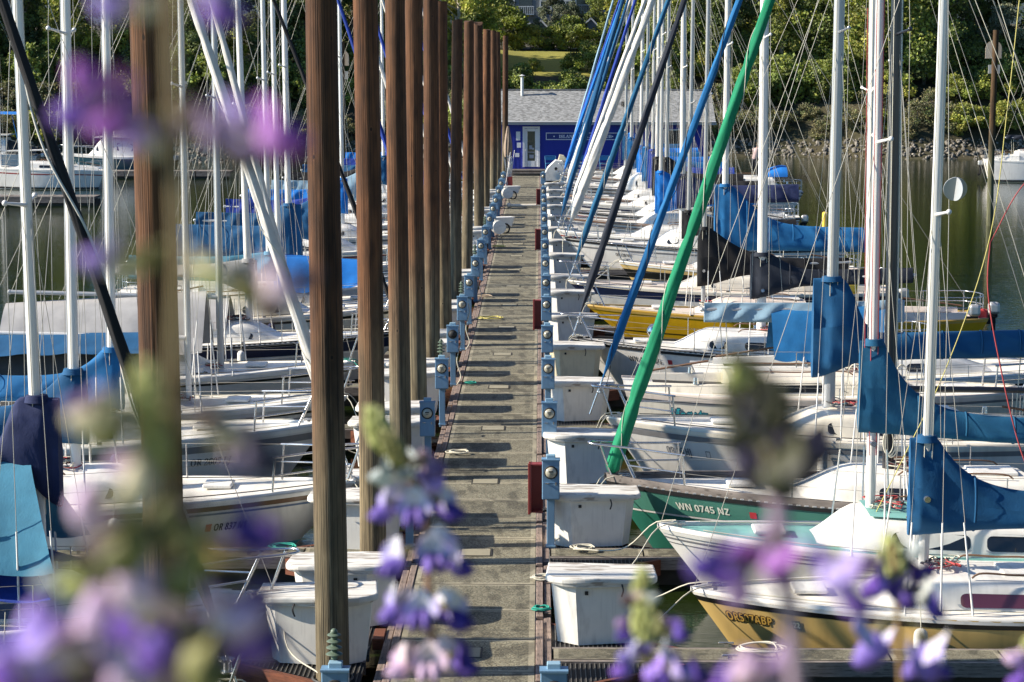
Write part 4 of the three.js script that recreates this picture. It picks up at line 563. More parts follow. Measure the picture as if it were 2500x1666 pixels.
boat({ id: 'lB', z: 34.4, bx: -3.15, dir: -1, L: 9.2, B: 2.9, fb: 1.36, fm: 1.1, rake: 1.3, bowGap: 0.8, hullMat: ltGrey, deckMat: M.deck, bands: [[0.86, 0.93, brownStripe], [0.8, 0.83, paint(C(0.12, 0.18, 0.3))], [0.2, 0.26, aquaStripe]], label: 'grey white sailboat with a brown sheer stripe and white furled headsail', cabin: { s0: 3, s1: 6.8, h: 0.45, ramp: 1.3 }, windows: [[4, 5.2, 0.3, 0.8]],
  mast: { s: 4.8, H: 15.8, r: 0.085, mat: M.aluWhite, rake: -0.1 }, boom: { len: 4, y: 2.3, cover: { mat: K.blue, top: 3.28, bot: 2.0, k: 0.5, pw: 1.1, tail: 0.24, w: 0.24, botTail: 0.25, wTail: 0.22 }, tent: { x0: 1.2, x1: 3.9, r0: 1.9, r1: 1.9, e0: 1.3, e1: 1.3, w0: 0.9, w1: 0.9, mat: K.royal } }, furl: { mat: K.white, r: 0.105, dy: 0.35, bulge: 1.1, cord: M.rope },
  reg: { x0: 2.35, x1: 1.0, v0: 0.52, v1: 0.72, draw: (x) => { x.fillStyle = '#c2555a'; x.fillRect(20, 30, 76, 70); T(x, 'bold 92px sans-serif', 'OR 837 NS', 130, 66, '#26262a'); } } });
boat({ id: 'lC', z: 39.4, bx: -4.15, dir: -1, L: 9.2, B: 2.9, fb: 1.5, fm: 1.2, bowGap: 0.9, hullMat: ltGrey, deckMat: M.white, bands: [[0.8, 0.9, greyStripe]], label: 'grey sailboat with slim white furled sail and blue boom cover', cabin: { s0: 3, s1: 6.8, h: 0.4, ramp: 1.3 }, windows: [[4, 5.2, 0.3, 0.8]],
  mast: { s: 4.2, H: 17.2, r: 0.085, mat: M.aluWhite, rake: -0.15 }, boom: { len: 4, y: 2.1, cover: { mat: K.sea, top: 2.95, bot: 1.75, k: 0.45, pw: 1.1, tail: 0.25, w: 0.24, botTail: 0.25, wTail: 0.22 } }, furl: { mat: K.white, r: 0.085, dy: 0.35, bulge: 1.1 },
  reg: { x0: 2.6, x1: 0.9, v0: 0.56, v1: 0.76, draw: (x) => { T(x, 'bold 92px serif', 'OR 2605 LJ', 90, 66, '#505256'); } } });
boat({ id: 'lD', z: 43.2, bx: -4.1, dir: -1, L: 9.8, B: 2.9, fb: 1.38, fm: 1.1, bowGap: 1.1, hullMat: greyHull, deckMat: M.white, bands: [[0.82, 0.86, blackP], [0.72, 0.76, greyStripe]], label: 'grey hulled sailboat with a long blue and dark grey boom tent', cabin: { s0: 3, s1: 6.6, h: 0.4, ramp: 1.3 }, windows: [[3.7, 4.8, 0.3, 0.8]],
  mast: { s: 3.41, H: 14.2, r: 0.06, mat: M.alu, rake: 0 }, boom: { len: 5, y: 2.65, tent: { x0: 0.4, x1: 5.4, r0: 2.78, r1: 2.72, e0: 2.45, e1: 2.35, w0: 0.55, w1: 0.6, mat: K.blue, mat2: K.dkgrey, sk: 0.62 } },
  reg: { x0: 2.5, x1: 1.0, v0: 0.5, v1: 0.7, draw: (x) => { x.strokeStyle = '#222'; x.lineWidth = 8; x.strokeRect(80, 34, 60, 60); T(x, 'bold 92px sans-serif', 'OR 597', 190, 66, '#26262a'); } } });
boat({ id: 'lE', z: 48.2, bx: -4.4, dir: -1, L: 9.6, B: 2.9, fb: 1.4, fm: 1.12, bowGap: 1.4, hullMat: greyHull, deckMat: M.white, lineMat: M.ropeGreen, bands: [[0.84, 0.88, blackP]], label: 'grey sailboat with a wrinkled pale grey tarpaulin over its boom', cabin: { s0: 3, s1: 6.6, h: 0.45, ramp: 1.3 }, windows: [[3.4, 4.2, 0.3, 0.8]],
  mast: { s: 3.2, H: 13.6, r: 0.075, mat: M.aluGrey, rake: 0 }, boom: { len: 5, y: 2.95, tent: { x0: 0.3, x1: 5.1, r0: 3.1, r1: 2.8, e0: 1.75, e1: 1.7, w0: 0.9, w1: 1.1, mat: K.grey } } });
boat({ id: 'lF', z: 53.8, bx: -3.6, dir: -1, L: 9.8, B: 3, fb: 1.42, fm: 1.15, bowGap: 1.3, hullMat: greyHull, deckMat: M.white, slots: true, railMat: M.dark, bands: [[0.72, 0.92, navyG], [0.68, 0.7, whiteP]], label: 'grey sailboat with navy sheer band and dashed white toe rail', cabin: { s0: 3, s1: 6.9, h: 0.5, ramp: 1.3 }, windows: [[3.9, 5.2, 0.3, 0.75]],
  mast: { s: 4.1, H: 12.6, r: 0.09, mat: M.aluWhite, rake: 0.2 }, boom: { len: 4.2, y: 2.9, cover: { mat: K.grey, top: 3.3, bot: 2.4, k: 0.8, tail: 0.2, w: 0.25 }, tent: { x0: 0.5, x1: 2.8, r0: 2.35, r1: 2.2, e0: 1.6, e1: 1.6, w0: 0.9, w1: 0.9, mat: K.grey } }, furl: { mat: K.black, r: 0.075, dy: 0.45 } });
boat({ id: 'lG', z: 60.2, bx: -4.0, dir: -1, L: 9, B: 2.9, fb: 1.36, bowGap: 1.2, hullMat: M.cream, deckMat: M.cream, bands: [[0.84, 0.9, blackP]], label: 'cream sailboat with an aqua cover, between the piles on the left', cabinMat: M.cream, cabin: { s0: 2.6, s1: 6.6, h: 0.55, ramp: 1.2 }, windows: [[3.6, 4.7, 0.3, 0.75]],
  mast: { s: 4.0, H: 13.8, r: 0.075, mat: M.alu }, boom: { len: 4.2, y: 2.5, cover: { mat: K.aqua, top: 2.9, bot: 2.05, k: 0.9, tail: 0.2, w: 0.28, botTail: 0.5, wTail: 0.3 } } });
boat({ id: 'lH', z: 66.4, bx: -4.2, dir: -1, L: 9.4, B: 3, fb: 1.4, bowGap: 1.3, hullMat: whiteP, label: 'white sailboat with a big bright blue sail cover, left of the piles', cabin: { s0: 3, s1: 6.8, h: 0.5, ramp: 1.3 }, windows: [[4, 5.2, 0.3, 0.75]],
  mast: { s: 3.95, H: 14.6, r: 0.1, mat: M.aluWhite }, boom: { len: 4.4, y: 2.8, cover: { mat: K.blue, top: 3.9, bot: 1.95, k: 0.45, pw: 2, tail: 0.35, w: 0.4, front: 0.4, botTail: 0.8, wTail: 0.4, bk: 0.3 } } });
boat({ id: 'lI', z: 63.2, bx: -3.6, dir: -1, L: 8.6, B: 2.8, fb: 1.3, bowGap: 1.0, hullMat: whiteP, label: 'white sailboat with a bright azure boom awning glimpsed between the two nearest piles', cabin: { s0: 2.6, s1: 6.2, h: 0.5, ramp: 1.2 }, windows: [[3.6, 4.7, 0.3, 0.75]], mast: { s: 4.5, H: 14.2, r: 0.08, mat: M.aluWhite }, boom: { len: 3.4, y: 2.2, tent: { x0: -3.2, x1: 0.1, r0: 2.35, r1: 2.6, e0: 1.75, e1: 1.4, w0: 0.6, w1: 0.9, mat: K.bright } } });
[[73, -4.1, 'white sailboat with blue hatch cover behind the second pile on the left', K.blue, M.alu], [80, -4.0, 'white sailboat with narrow navy cover on its mast, left of the second pile', K.royal, M.aluWhite], [86.5, -4.2, 'white sailboat with bright blue covers behind the third pile', K.bright, M.alu], [93, -4.0, 'white sailboat with pale blue cover behind the fourth pile', K.pale, M.aluGrey], [100, -4.2, 'white sailboat with black cover far down the left row', K.black, M.alu], [107, -4.0, 'white sailboat with blue bimini far down the left row', K.blue, M.aluWhite], [114.5, -4.1, 'white sailboat with royal blue cover near the far end of the left row', K.royal, M.alu], [122, -4.0, 'white sailboat last in the left row before the blue building', K.bright, M.alu]].forEach(([z, bx, label, cv, mm], i) => boat({ id: 'l' + z, z, bx, dir: -1, L: 9.2 + (i % 3) * 0.6, B: 3, fb: 1.4, bowGap: 1.2, hullMat: [whiteP, ltGrey][i % 2], label, bands: [[0.82, 0.87, [navyG, redStripe, greyStripe][i % 3]]], cabin: { s0: 2.8, s1: 6.8, h: 0.52, ramp: 1.3 }, windows: [[4, 5.3, 0.3, 0.75]], dodger: i % 2 ? cv : null, mast: { s: 3.95 + 0.1 * (i % 3), H: 13.6 + (i * 0.77) % 1.8, r: 0.085, mat: mm, rake: 0.05 }, boom: { len: 4.3, y: 2.75, cover: { mat: cv, top: 3.6, bot: 2.1, k: 0.7, tail: 0.3, w: 0.28, botTail: 0.4 } }, furl: i % 2 ? { mat: K.white, r: 0.1, dy: 0.5 } : { mat: K.royal, r: 0.09, dy: 0.5 } }));

// running rigging that crosses the view, and small gear on the boats
{
  const on = (id, name, pts, r, m) => { const g = BOATS[id].g, l = pts.map(([x, y, z]) => g.worldToLocal(P(x, y, z))); g.updateMatrixWorld(true); return part(g, name, tube(l, r, 40, 5), m); };
  for (const id in BOATS) BOATS[id].g.updateMatrixWorld(true);
  on('teal', 'yellow_halyard', [[2512, -220, 31.2], [2462, 250, 31.2], [2415, 590, 31.2], [2310, 900, 31.2], [2200, 1130, 31.2], [2092, 1345, 31.4]], 0.008, M.ropeYellow);
  on('teal', 'red_sheet', [[2640, 330, 31.2], [2500, 450, 31.2], [2418, 592, 31.2]], 0.009, M.ropeRed);
  on('teal', 'red_sheet', [[2418, 592, 31.2], [2412, 700, 31.2], [2440, 880, 31.2], [2500, 1120, 31.2], [2560, 1240, 31.2]], 0.012, M.ropeRed);
  on('teal', 'mast_rope', [[2119, 20, 31.4], [2114, 500, 31.4], [2112, 850, 31.4]], 0.007, M.ropeRed);
  const f = BOATS.white80.g; part(f, 'life_ring_bag', rbox(0.22, 0.75, 0.35, 0.08, 10.1, 2.35, 1.2, 3), M.yellow);
  const y = BOATS.yellow.g; part(y, 'yellow_cushion', rbox(0.5, 0.35, 0.4, 0.1, 7.6, 2.0, 0.7, 3), M.yellow); part(y, 'red_fuel_can', rbox(0.3, 0.35, 0.25, 0.06, 11.5, 1.2, 0.6, 3), M.redBright);
  const co = [0, 1, 2].map((i) => new THREE.TorusGeometry(0.16 + 0.02 * i, 0.016, 5, 20).scale(0.55, 1.3, 1).translate(BOATS.green.h.L * 0.48 - 0.05 + 0.03 * i, 2.05, 0.16)); part(BOATS.green.g, 'coiled_halyard', co, M.rope);
  const sc = BOATS.script.g; for (let i = 0; i < 3; i++) part(sc, 'hanging_coil', new THREE.TorusGeometry(0.2, 0.015, 5, 22).scale(0.6, 1.2, 1).translate(4.4 - i * 0.5, 1.95, -1.0), M.rope);
  const ab = BOATS.bg; part(ab.g, 'kettle_grill', [new THREE.SphereGeometry(0.2, 16, 10, 0, 2 * PI, 0, PI / 2).translate(2.1, ab.h.sheer(0.2) + 0.45, 1.0), new THREE.CylinderGeometry(0.2, 0.12, 0.14, 16).translate(2.1, ab.h.sheer(0.2) + 0.38, 1.0), rod(V(2.1, ab.h.sheer(0.2), 1), V(2.1, ab.h.sheer(0.2) + 0.4, 1), 0.02)], M.steel);
}
// ---------------------------------------------------------------- blue clubhouse at the end of the walkway
{
  const z = 146, b = thing('clubhouse', 'floating royal blue clubhouse with grey shingle roof and white door', 'building', [0, 0, -z]);
  const wall = mat(C(0.018, 0.032, 0.30), { roughness: 0.75 }), trim = mat(C(0.72, 0.72, 0.72), { roughness: 0.6 }), x0 = -2.9, x1 = 11.9, y0 = 0.42, y1 = 3.62, D = 8;
  part(b, 'float_base', [box(x1 - x0 + 0.6, 0.62, D + 1.6, (x0 + x1) / 2, 0.09, -D / 2 + 0.5)], M.greyWood);
  const w = part(b, 'wall', [box(x1 - x0, y1 - y0, D, (x0 + x1) / 2, (y0 + y1) / 2, -D / 2)], wall);
  const gr = []; for (let x = x0 + 0.2; x < x1; x += 0.3) if (Math.abs(x + 0.62) > 0.75) gr.push(box(0.02, y1 - y0 - 0.1, 0.012, x, (y0 + y1) / 2, 0.006)); part(w, 'wall_batten', gr, wall).userData.kind = 'stuff';
  const fascia = part(b, 'fascia', [box(x1 - x0 + 1.1, 0.2, 0.06, (x0 + x1) / 2, 3.66, 0.62), box(x1 - x0 + 0.9, 0.05, 0.6, (x0 + x1) / 2, 3.58, 0.3)], mat(C(0.42, 0.42, 0.44)));
  part(fascia, 'gutter', rod(V(x0 - 0.5, 3.76, 0.7), V(x1 + 0.5, 3.76, 0.7), 0.06, 0.06, 8), mat(C(0.5, 0.5, 0.5)));
  const rm = mat(C(1, 1, 1), { map: rep(shingleT, 1 / 4.2, 1 / 4.2), roughness: 0.95, bumpMap: rep(shingleT, 1 / 4.2, 1 / 4.2), bumpScale: 0.02 });
  const roof = part(b, 'roof', [grid(rows(2, 2, (u, v) => V(lerp(x0 - 0.5, x1 + 0.5, u), lerp(3.72, 5.95, v), lerp(0.68, -D / 2, v))), (i, j, q) => [q.x, -q.z * 1.1]), grid(rows(2, 2, (u, v) => V(lerp(x0 - 0.5, x1 + 0.5, u), lerp(3.72, 5.95, v), lerp(-D - 0.68, -D / 2, v))), (i, j, q) => [q.x, q.z * 1.1])], rm);
  part(roof, 'ridge_cap', box(x1 - x0 + 1, 0.05, 0.3, (x0 + x1) / 2, 5.97, -D / 2), mat(C(0.25, 0.25, 0.25)));
  for (const x of [x0, x1]) part(b, 'gable', mapShape([[0, y1], [-D, y1], [-D / 2, 5.9]], (a, c) => V(x, c, a)), wall);
  part(roof, 'vent_pipe', [new THREE.CylinderGeometry(0.11, 0.11, 1.5, 12).translate(-1.3, 6.1, -3.2), new THREE.CylinderGeometry(0.02, 0.02, 0.2, 6).translate(-1.3, 6.9, -3.2), new THREE.ConeGeometry(0.24, 0.12, 14).translate(-1.3, 7.02, -3.2)], M.alu);
  part(roof, 'roof_vent', [box(0.35, 0.3, 0.3, 6.0, 5.0, -1.6)], M.black);
  const d = part(b, 'door', [box(1.22, 0.12, 0.1, -0.62, 3.36, 0.06), box(0.14, 2.75, 0.1, -1.16, 1.93, 0.06), box(0.14, 2.75, 0.1, -0.08, 1.93, 0.06), box(0.2, 2.7, 0.06, -0.99, 1.92, 0.04), box(0.2, 2.7, 0.06, -0.25, 1.92, 0.04), box(0.6, 0.42, 0.06, -0.62, 0.78, 0.04), box(0.6, 0.2, 0.06, -0.62, 3.18, 0.04)], trim);
  part(d, 'door_glass', box(0.6, 2.12, 0.03, -0.62, 2.03, 0.03), pmat(C(0.05, 0.07, 0.05), { roughness: 0.08, clearcoat: 1 }));
  part(d, 'window_poster', [box(0.2, 0.28, 0.01, -0.66, 1.95, 0.051), box(0.12, 0.14, 0.01, -0.5, 1.85, 0.051), box(0.42, 0.05, 0.01, -0.62, 1.6, 0.051), box(0.3, 0.25, 0.01, -0.6, 1.3, 0.051)], mat(C(0.35, 0.36, 0.40)));
  part(d, 'door_knob', new THREE.SphereGeometry(0.04, 8, 6).translate(-1.0, 1.75, 0.12), M.frame);
  part(b, 'notice', [box(0.3, 0.62, 0.015, -1.55, 2.75, 0.02), box(0.28, 0.36, 0.015, -1.5, 2.1, 0.02), box(0.3, 0.28, 0.015, -1.62, 1.4, 0.02)], trim);
  const sg = part(b, 'name_sign', [box(5.16, 0.05, 0.07, 3.0, 2.96, 0.04), box(5.16, 0.05, 0.07, 3.0, 2.5, 0.04), box(0.05, 0.41, 0.07, 0.445, 2.73, 0.04), box(0.05, 0.41, 0.07, 5.555, 2.73, 0.04)], trim);
  part(sg, 'sign_board', box(5.06, 0.41, 0.04, 3.0, 2.73, 0.025), mat(C(0.02, 0.035, 0.2)));
  const film = decal(1024, 80, (x) => { x.font = 'bold 62px serif'; x.textBaseline = 'middle'; x.fillStyle = '#e8e8ec'; for (const [s, X] of [['•', 90], ['ISLAND', 172], ['SAILING', 470], ['CLUB', 770], ['•', 940]]) x.fillText(s, X, 42); });
  part(sg, 'sign_lettering', new THREE.PlaneGeometry(5.0, 0.39).translate(3.0, 2.73, 0.05), film);
  const win = part(b, 'window', box(1.5, 1.5, 0.04, 9.6, 2.4, 0.015), pmat(C(0.01, 0.01, 0.012), { roughness: 0.1 })); part(win, 'window_frame', [box(1.7, 0.08, 0.06, 9.6, 3.19, 0.03), box(1.7, 0.08, 0.06, 9.6, 1.61, 0.03), box(0.08, 1.5, 0.06, 8.81, 2.4, 0.03), box(0.08, 1.5, 0.06, 10.39, 2.4, 0.03)], trim);
  part(b, 'porch_step', [box(2.4, 0.06, 0.8, -0.75, 0.39, 0.6), box(2.4, 0.1, 0.5, -0.75, 0.2, 1.2), box(2.3, 0.05, 0.3, -0.75, 0.3, 1.15)], M.greyWood);
  // chairs
  const cg = (x, label) => { const c = thing('folding_chair', label, 'chair', [x, 0.4, -z + 0.75], 0.1, 'blue folding chairs by the clubhouse wall'); const m = pmat(C(0.05, 0.26, 0.48)); part(c, 'chair_frame', [...[-0.35, 0.35].flatMap((s) => [rod(V(s, 0, 0.25), V(s * 1.1, 0.95, -0.2), 0.018), rod(V(s, 0, -0.2), V(s, 0.45, 0.25), 0.018)]), rod(V(-0.4, 0.95, -0.2), V(0.4, 0.95, -0.2), 0.025)], m); part(c, 'backrest', box(0.7, 0.22, 0.02, 0, 0.78, -0.12), m); part(c, 'seat', box(0.66, 0.03, 0.45, 0, 0.45, 0.02), m); };
  cg(0.75, 'blue folding chair by the wall just right of the white door'); cg(3.0, 'middle blue folding chair under the clubhouse sign'); cg(4.6, 'blue folding chair under the right end of the clubhouse sign');
  const fu = thing('patio_umbrella', 'furled tan patio umbrella standing left of the clubhouse door', 'umbrella', [-2.12, 0, -136.5]);
  part(fu, 'pole', rod(V(0, 0, 0), V(0, 3.75, 0), 0.03, 0.02, 8), M.teak);
  part(fu, 'canopy', grid(rows(24, 25, (u, v) => { const a = u * 2 * PI, y = lerp(1.7, 3.72, v), r = (0.05 + 0.23 * Math.sin(PI * (0.18 + 0.8 * v)) * (1 - 0.45 * v)) * (1 + 0.28 * Math.cos(8 * a + v * 2)); return V(Math.cos(a) * r, y, Math.sin(a) * r); })), K.tan);
}
// fishing rods, carts and odds and ends at the far end
{
  const r = thing('rod_rack', 'bundle of pale poles standing by the left edge near the clubhouse', 'poles', [-2.05, 0, -131]); srand(3); const g = []; for (let i = 0; i < 16; i++) g.push(rod(V(rr(-0.25, 0.25), 0, rr(-0.3, 0.3)), V(rr(-0.3, 0.45), rr(1.6, 2.5), rr(-0.3, 0.3)), 0.022)); part(r, 'rods', g, M.aluWhite); part(r, 'rack', box(0.6, 0.7, 0.5, 0, 0.35, 0), M.red);
  const cart = (x, z, label) => { const c = thing('dock_cart', label, 'cart', [x, 0, -z], 0.4, 'white dock carts at the left edge'); const tub = extr([[-0.35, 0], [0.35, 0], [0.5, 0.4], [-0.5, 0.4]], 0.5, 0.02).translate(0, 0.35, -0.25); part(c, 'tub', tub, M.boxWhite); part(c, 'wheel', [new THREE.TorusGeometry(0.22, 0.04, 6, 18).translate(0, 0.24, 0.32), new THREE.TorusGeometry(0.22, 0.04, 6, 18).translate(0, 0.24, -0.32)], M.black); part(c, 'handle', tube([V(-0.5, 0.7, 0.25), V(-0.95, 0.9, 0.2), V(-0.95, 0.9, -0.2), V(-0.5, 0.7, -0.25)], 0.02, 16, 5), M.steel); };
  cart(-1.75, 96, 'white dock cart tipped beside a blue pedestal on the left edge'); cart(-1.7, 120, 'white dock cart before the furled umbrella');
  const hp = (z, label) => { const c = thing('hose_reel', label, 'hose reel', [-1.8, 0, -z], 0.3, 'hose reels at the left edge'); part(c, 'drum', [new THREE.CylinderGeometry(0.3, 0.3, 0.05, 20).rotateX(PI / 2).translate(0, 0.8, 0.12), new THREE.CylinderGeometry(0.3, 0.3, 0.05, 20).rotateX(PI / 2).translate(0, 0.8, -0.12), new THREE.TorusGeometry(0.2, 0.08, 6, 18).translate(0, 0.8, 0)], M.boxWhite); part(c, 'stand', [rod(V(0.15, 0, 0.2), V(0, 0.8, 0), 0.02), rod(V(-0.15, 0, -0.2), V(0, 0.8, 0), 0.02)], M.black); };
  hp(113, 'white hose reel on dark legs at the left edge'); hp(89.5, 'nearer white hose reel on dark legs at the left edge');
  const hb = thing('hooded_box', 'white peaked hooded locker beside the steps of the clubhouse', 'locker', [1.15, 0, -137]); const sh = [[-0.78, 0], [0.78, 0], [0.78, 0.75], [0.4, 1.25], [-0.1, 1.32], [-0.6, 0.85], [-0.78, 0.5]]; part(hb, 'locker_shell', extr(sh, 1.5, 0.03).translate(0, 0.1, -1.6), M.boxWhite); part(hb, 'locker_hood', extr([[-0.1, 0], [0.75, 0], [0.75, 0.6], [0.45, 0.95], [0.2, 1.0]], 0.6, 0.03).translate(0, 0.72, -2.4), M.boxCream); part(hb, 'porthole', new THREE.CylinderGeometry(0.1, 0.1, 0.03, 14).rotateX(PI / 2).translate(-0.08, 0.9, 0), M.black);
  const log = thing('float_log', 'pale pole lying across the walkway near the clubhouse', 'pole', [-1.7, 0.14, -112.5]); part(log, 'log', [rod(V(0, 0, 0), V(3.4, 0.03, -0.2), 0.09, 0.09, 10), new THREE.SphereGeometry(0.14, 10, 8).translate(0, 0.02, 0)], M.cream);
}
// coiled lines on the walkway edges
{
  const coil = (x, z, m, s, label, n = 5) => { srand(Math.floor(z * 10)); const pts = []; for (let i = 0; i < n * 8; i++) { const a = i / 8 * 2 * PI, r = s * (0.55 + 0.5 * n3(i * 0.5, z, 1)); pts.push(V(Math.cos(a) * r * 1.6 + 0.1 * s * Math.sin(i), 0.02 + 0.03 * (i % 8) / 8 + 0.04 * n3(i, z, 3), Math.sin(a) * r)); } const o = solo('rope_coil', label, 'rope', tube(pts, 0.011, n * 30, 5), m, 'ropes coiled along the walkway edge'); o.position.set(x, 0.012, -z); };
  coil(-1.65, 41.3, M.rope, 0.16, 'tangle of white rope on the walkway behind the lupine tip');
  coil(-1.72, 50.4, M.ropeGreen, 0.09, 'small green rope knot at the left walkway edge');
  coil(-1.85, 36.0, M.ropeDark, 0.07, 'small dark rope cleat hitch at the left edge near the flowers');
  coil(-1.55, 63.5, M.ropeYellow, 0.26, 'tan yellow rope heap at the left edge by the dark faced meter');
  coil(-1.9, 69.5, mat(C(0.45, 0.36, 0.26)), 0.2, 'brownish rope heap at the left edge farther back');
  coil(-1.8, 88.5, M.ropeYellow, 0.2, 'yellow rope heap far back on the left edge');
  coil(0.02, 35.8, M.ropeDark, 0.08, 'black rope hitch below the nearest red cabinet');
  coil(0.03, 31.0, M.rope, 0.1, 'cream rope hitch on the right edge beside the front dock box');
  coil(0.04, 29.2, M.ropeGreen, 0.09, 'green rope hitch on the right edge beside the front dock box');
  coil(3.0, 27.2, M.rope, 0.24, 'coil of white rope on the near finger pier below the golden bow');
  coil(-4.2, 33, M.ropeGreen, 0.16, 'green rope coil on the finger pier left of the thick pile');
  coil(0.75, 33.0, M.rope, 0.14, 'loose white rope at the foot of the nearest right pedestal');
}
// ---------------------------------------------------------------- far left: other docks and moored boats
{
  for (const [z, x0, x1, label] of [[122, -42, -26.4, 'low grey wooden float at far left, nearer of two'], [150.5, -46, -23, 'long grey wooden float under the far powerboats']]) { const f = thing('wooden_float', label, 'float', [0, 0, -z], 0, 'wooden floats on the far left'); for (let x = x0; x < x1; x += 2.6) part(f, 'float_section', [box(2.52, 0.14, 1.7, x + 1.3, -0.02, 0), box(2.52, 0.26, 0.1, x + 1.3, -0.2, 0.8)], M.greyWood); part(f, 'float_core', box(x1 - x0, 0.4, 1.4, (x0 + x1) / 2, -0.35, 0), M.gap); }
  boat({ id: 'farL', z: 138, bx: -38, dir: 1, L: 8.8, B: 2.8, fb: 1.5, fm: 1.3, bowGap: 0, hullMat: whiteP, bands: [[0.74, 0.8, redStripe]], label: 'white sailboat with thin red stripe moored on the far left float', cabin: { s0: 2.4, s1: 6, h: 0.5, ramp: 1.2 }, windows: [[3, 3.8, 0.3, 0.7], [4.4, 5.2, 0.3, 0.7]], mast: { s: 1.6, H: 11.4, r: 0.06, mat: M.aluWhite }, boom: { len: 4, y: 2.5 } });
  const h0 = { L: 8.4, B: 2.9, fb: 1.7, fm: 1.45, fs: 1.3, rake: 1.6 };
  const power = (z, x, dir, label, hm, cloth_, text) => { const h = hullOf(h0), g = thing('powerboat', label, 'powerboat', [x, WATER, -z], dir < 0 ? PI : 0); const hu = part(g, 'hull', hullGeo(h), hm); part(g, 'deck', deckGeo(h), M.white); pieces(hu, 'rub_rail', bandGeo(h, 0.9, 1, 0.03), M.white); const c = cabinOf(h, { s0: 2.0, s1: 6.0, h: 1.3, ramp: 1.5, w: 0.8 }); const cb = part(g, 'cabin', c.geo, M.white); for (const s of [1, -1]) { part(cb, 'window', mapShape(rrect(2.9, 0.42, 4.3, 0.92, 0.2), (a, b) => c.side(a, b, s, 0.012)), M.glass); part(cb, 'window', mapShape(rrect(4.5, 0.42, 5.7, 0.92, 0.1), (a, b) => c.side(a, b, s, 0.012)), M.glass); } part(cb, 'roof', rbox(3.4, 0.08, 2.2, 0.03, 4.6, c.top(4.5) + 0.05, 0), M.white); part(cb, 'life_raft', [rbox(1.1, 0.4, 0.6, 0.15, 4.6, c.top(4.5) + 0.35, 0, 3), rod(V(4.9, c.top(4.5), 0.2), V(4.6, c.top(4.5) + 2.6, 0.2), 0.015)], M.white); part(g, 'cockpit_canvas', tentGeo(5.8, 8.3, c.top(5.5) - 0.2, c.top(5.5) - 0.9, 1.5, 1.4, 1.1, 1.15, z), cloth_); const bp = []; for (const s of [1, -1]) bp.push(tube([V(0.1, h.sheer(0) + 0.6, 0), V(1.2, h.sheer(0.1) + 0.6, s * h.half(0.14) * 0.9), V(3, h.sheer(0.3) + 0.6, s * h.half(0.35) * 0.95)], 0.02, 16, 5)); for (const x_ of [0.8, 1.8, 2.8]) for (const s of [1, -1]) bp.push(rod(V(x_, h.sheer(x_ / 8.4), s * h.half(x_ / 8.4) * 0.9), V(x_, h.sheer(x_ / 8.4) + 0.6, s * h.half(x_ / 8.4) * 0.9), 0.018)); part(g, 'bow_rail', bp, M.steel);
    if (text) { const film = decal(512, 96, (q) => T(q, 'italic bold 76px sans-serif', text, 20, 50, '#dfe6ea')); for (const s of [1, -1]) part(hu, 'name_lettering', grid(rows(3, 10, (u, v) => h.pt(lerp(5.9, 7.9, u) / 8.4, lerp(0.45, 0.72, v), s, 0.015)), (i, j) => [s > 0 ? i / 9 : 1 - i / 9, j / 2]), film); } outboard(g, V(8.6, 0.9, 0.4)); outboard(g, V(8.6, 0.9, -0.4)); return g; };
  power(153.5, -36, 1, 'dark teal hulled powerboat with grey canvas at the far left', paint(C(0.015, 0.07, 0.10)), K.grey, 'KingFisher');
  const p2 = power(158, -47, 1, 'white powerboat under a bright blue bimini at the far left edge', whiteP, K.dkgrey); part(p2, 'bimini', [grid(rows(6, 9, (u, v) => V(lerp(3.0, 7.4, v), 4.55 + 0.18 * Math.sin(PI * u) - 0.08 * v, (2 * u - 1) * 1.2))), rod(V(3.2, 1.6, 1.1), V(3.6, 4.5, 1.1), 0.025), rod(V(7.2, 1.6, 1.1), V(6.6, 4.5, 1.1), 0.025)], K.bright);
  // far right stern of a white boat
  boat({ id: 'farR', z: 147, bx: 40, dir: -1, L: 8.2, B: 2.9, fb: 1.7, fm: 1.5, fs: 1.6, bowGap: 0, hullMat: whiteP, label: 'white sailboat lying alone on the water at the far right edge', cabin: { s0: 2.4, s1: 6, h: 0.7, ramp: 1.2 }, windows: [[3, 4.8, 0.3, 0.7]], mast: { s: 3.4, H: 13, r: 0.07, mat: M.alu }, boom: { len: 3.4, y: 3, cover: { mat: K.slate, top: 3.5, bot: 2.6, tail: 0.2 } }, outboard: true });
  // piles with boards in open water
  const sp = (x, z, top, label, lean) => { const g = thing('sign_pile', label, 'sign', [x, 0, -z], 0); part(g, 'post', pileGeo(top, 0.16, 3.3, 0), mat(C(0.62, 0.85, 0.8), { map: woodT, roughness: 0.9 })); const s = []; for (let i = 0; i <= 12; i++) { const a = PI * i / 12; s.push([0.42 * Math.cos(a), 0.42 * Math.sin(a)]); } s.push([-0.42, -0.5], [0.42, -0.5]); part(g, 'sign_board', extr(s, 0.03).translate(-0.05, top - 0.95, -0.24), mat(C(0.66, 0.54, 0.40))); part(g, 'lower_board', box(0.6, 0.45, 0.03, 0, top - 2.0, -0.22), mat(C(0.6, 0.6, 0.55))); };
  sp(23.5, 107, 9.6, 'pile in the water carrying a tan arched sign board, far right'); sp(-11.6, 121, 9.2, 'pile carrying a tan arched board between the left piles');
}
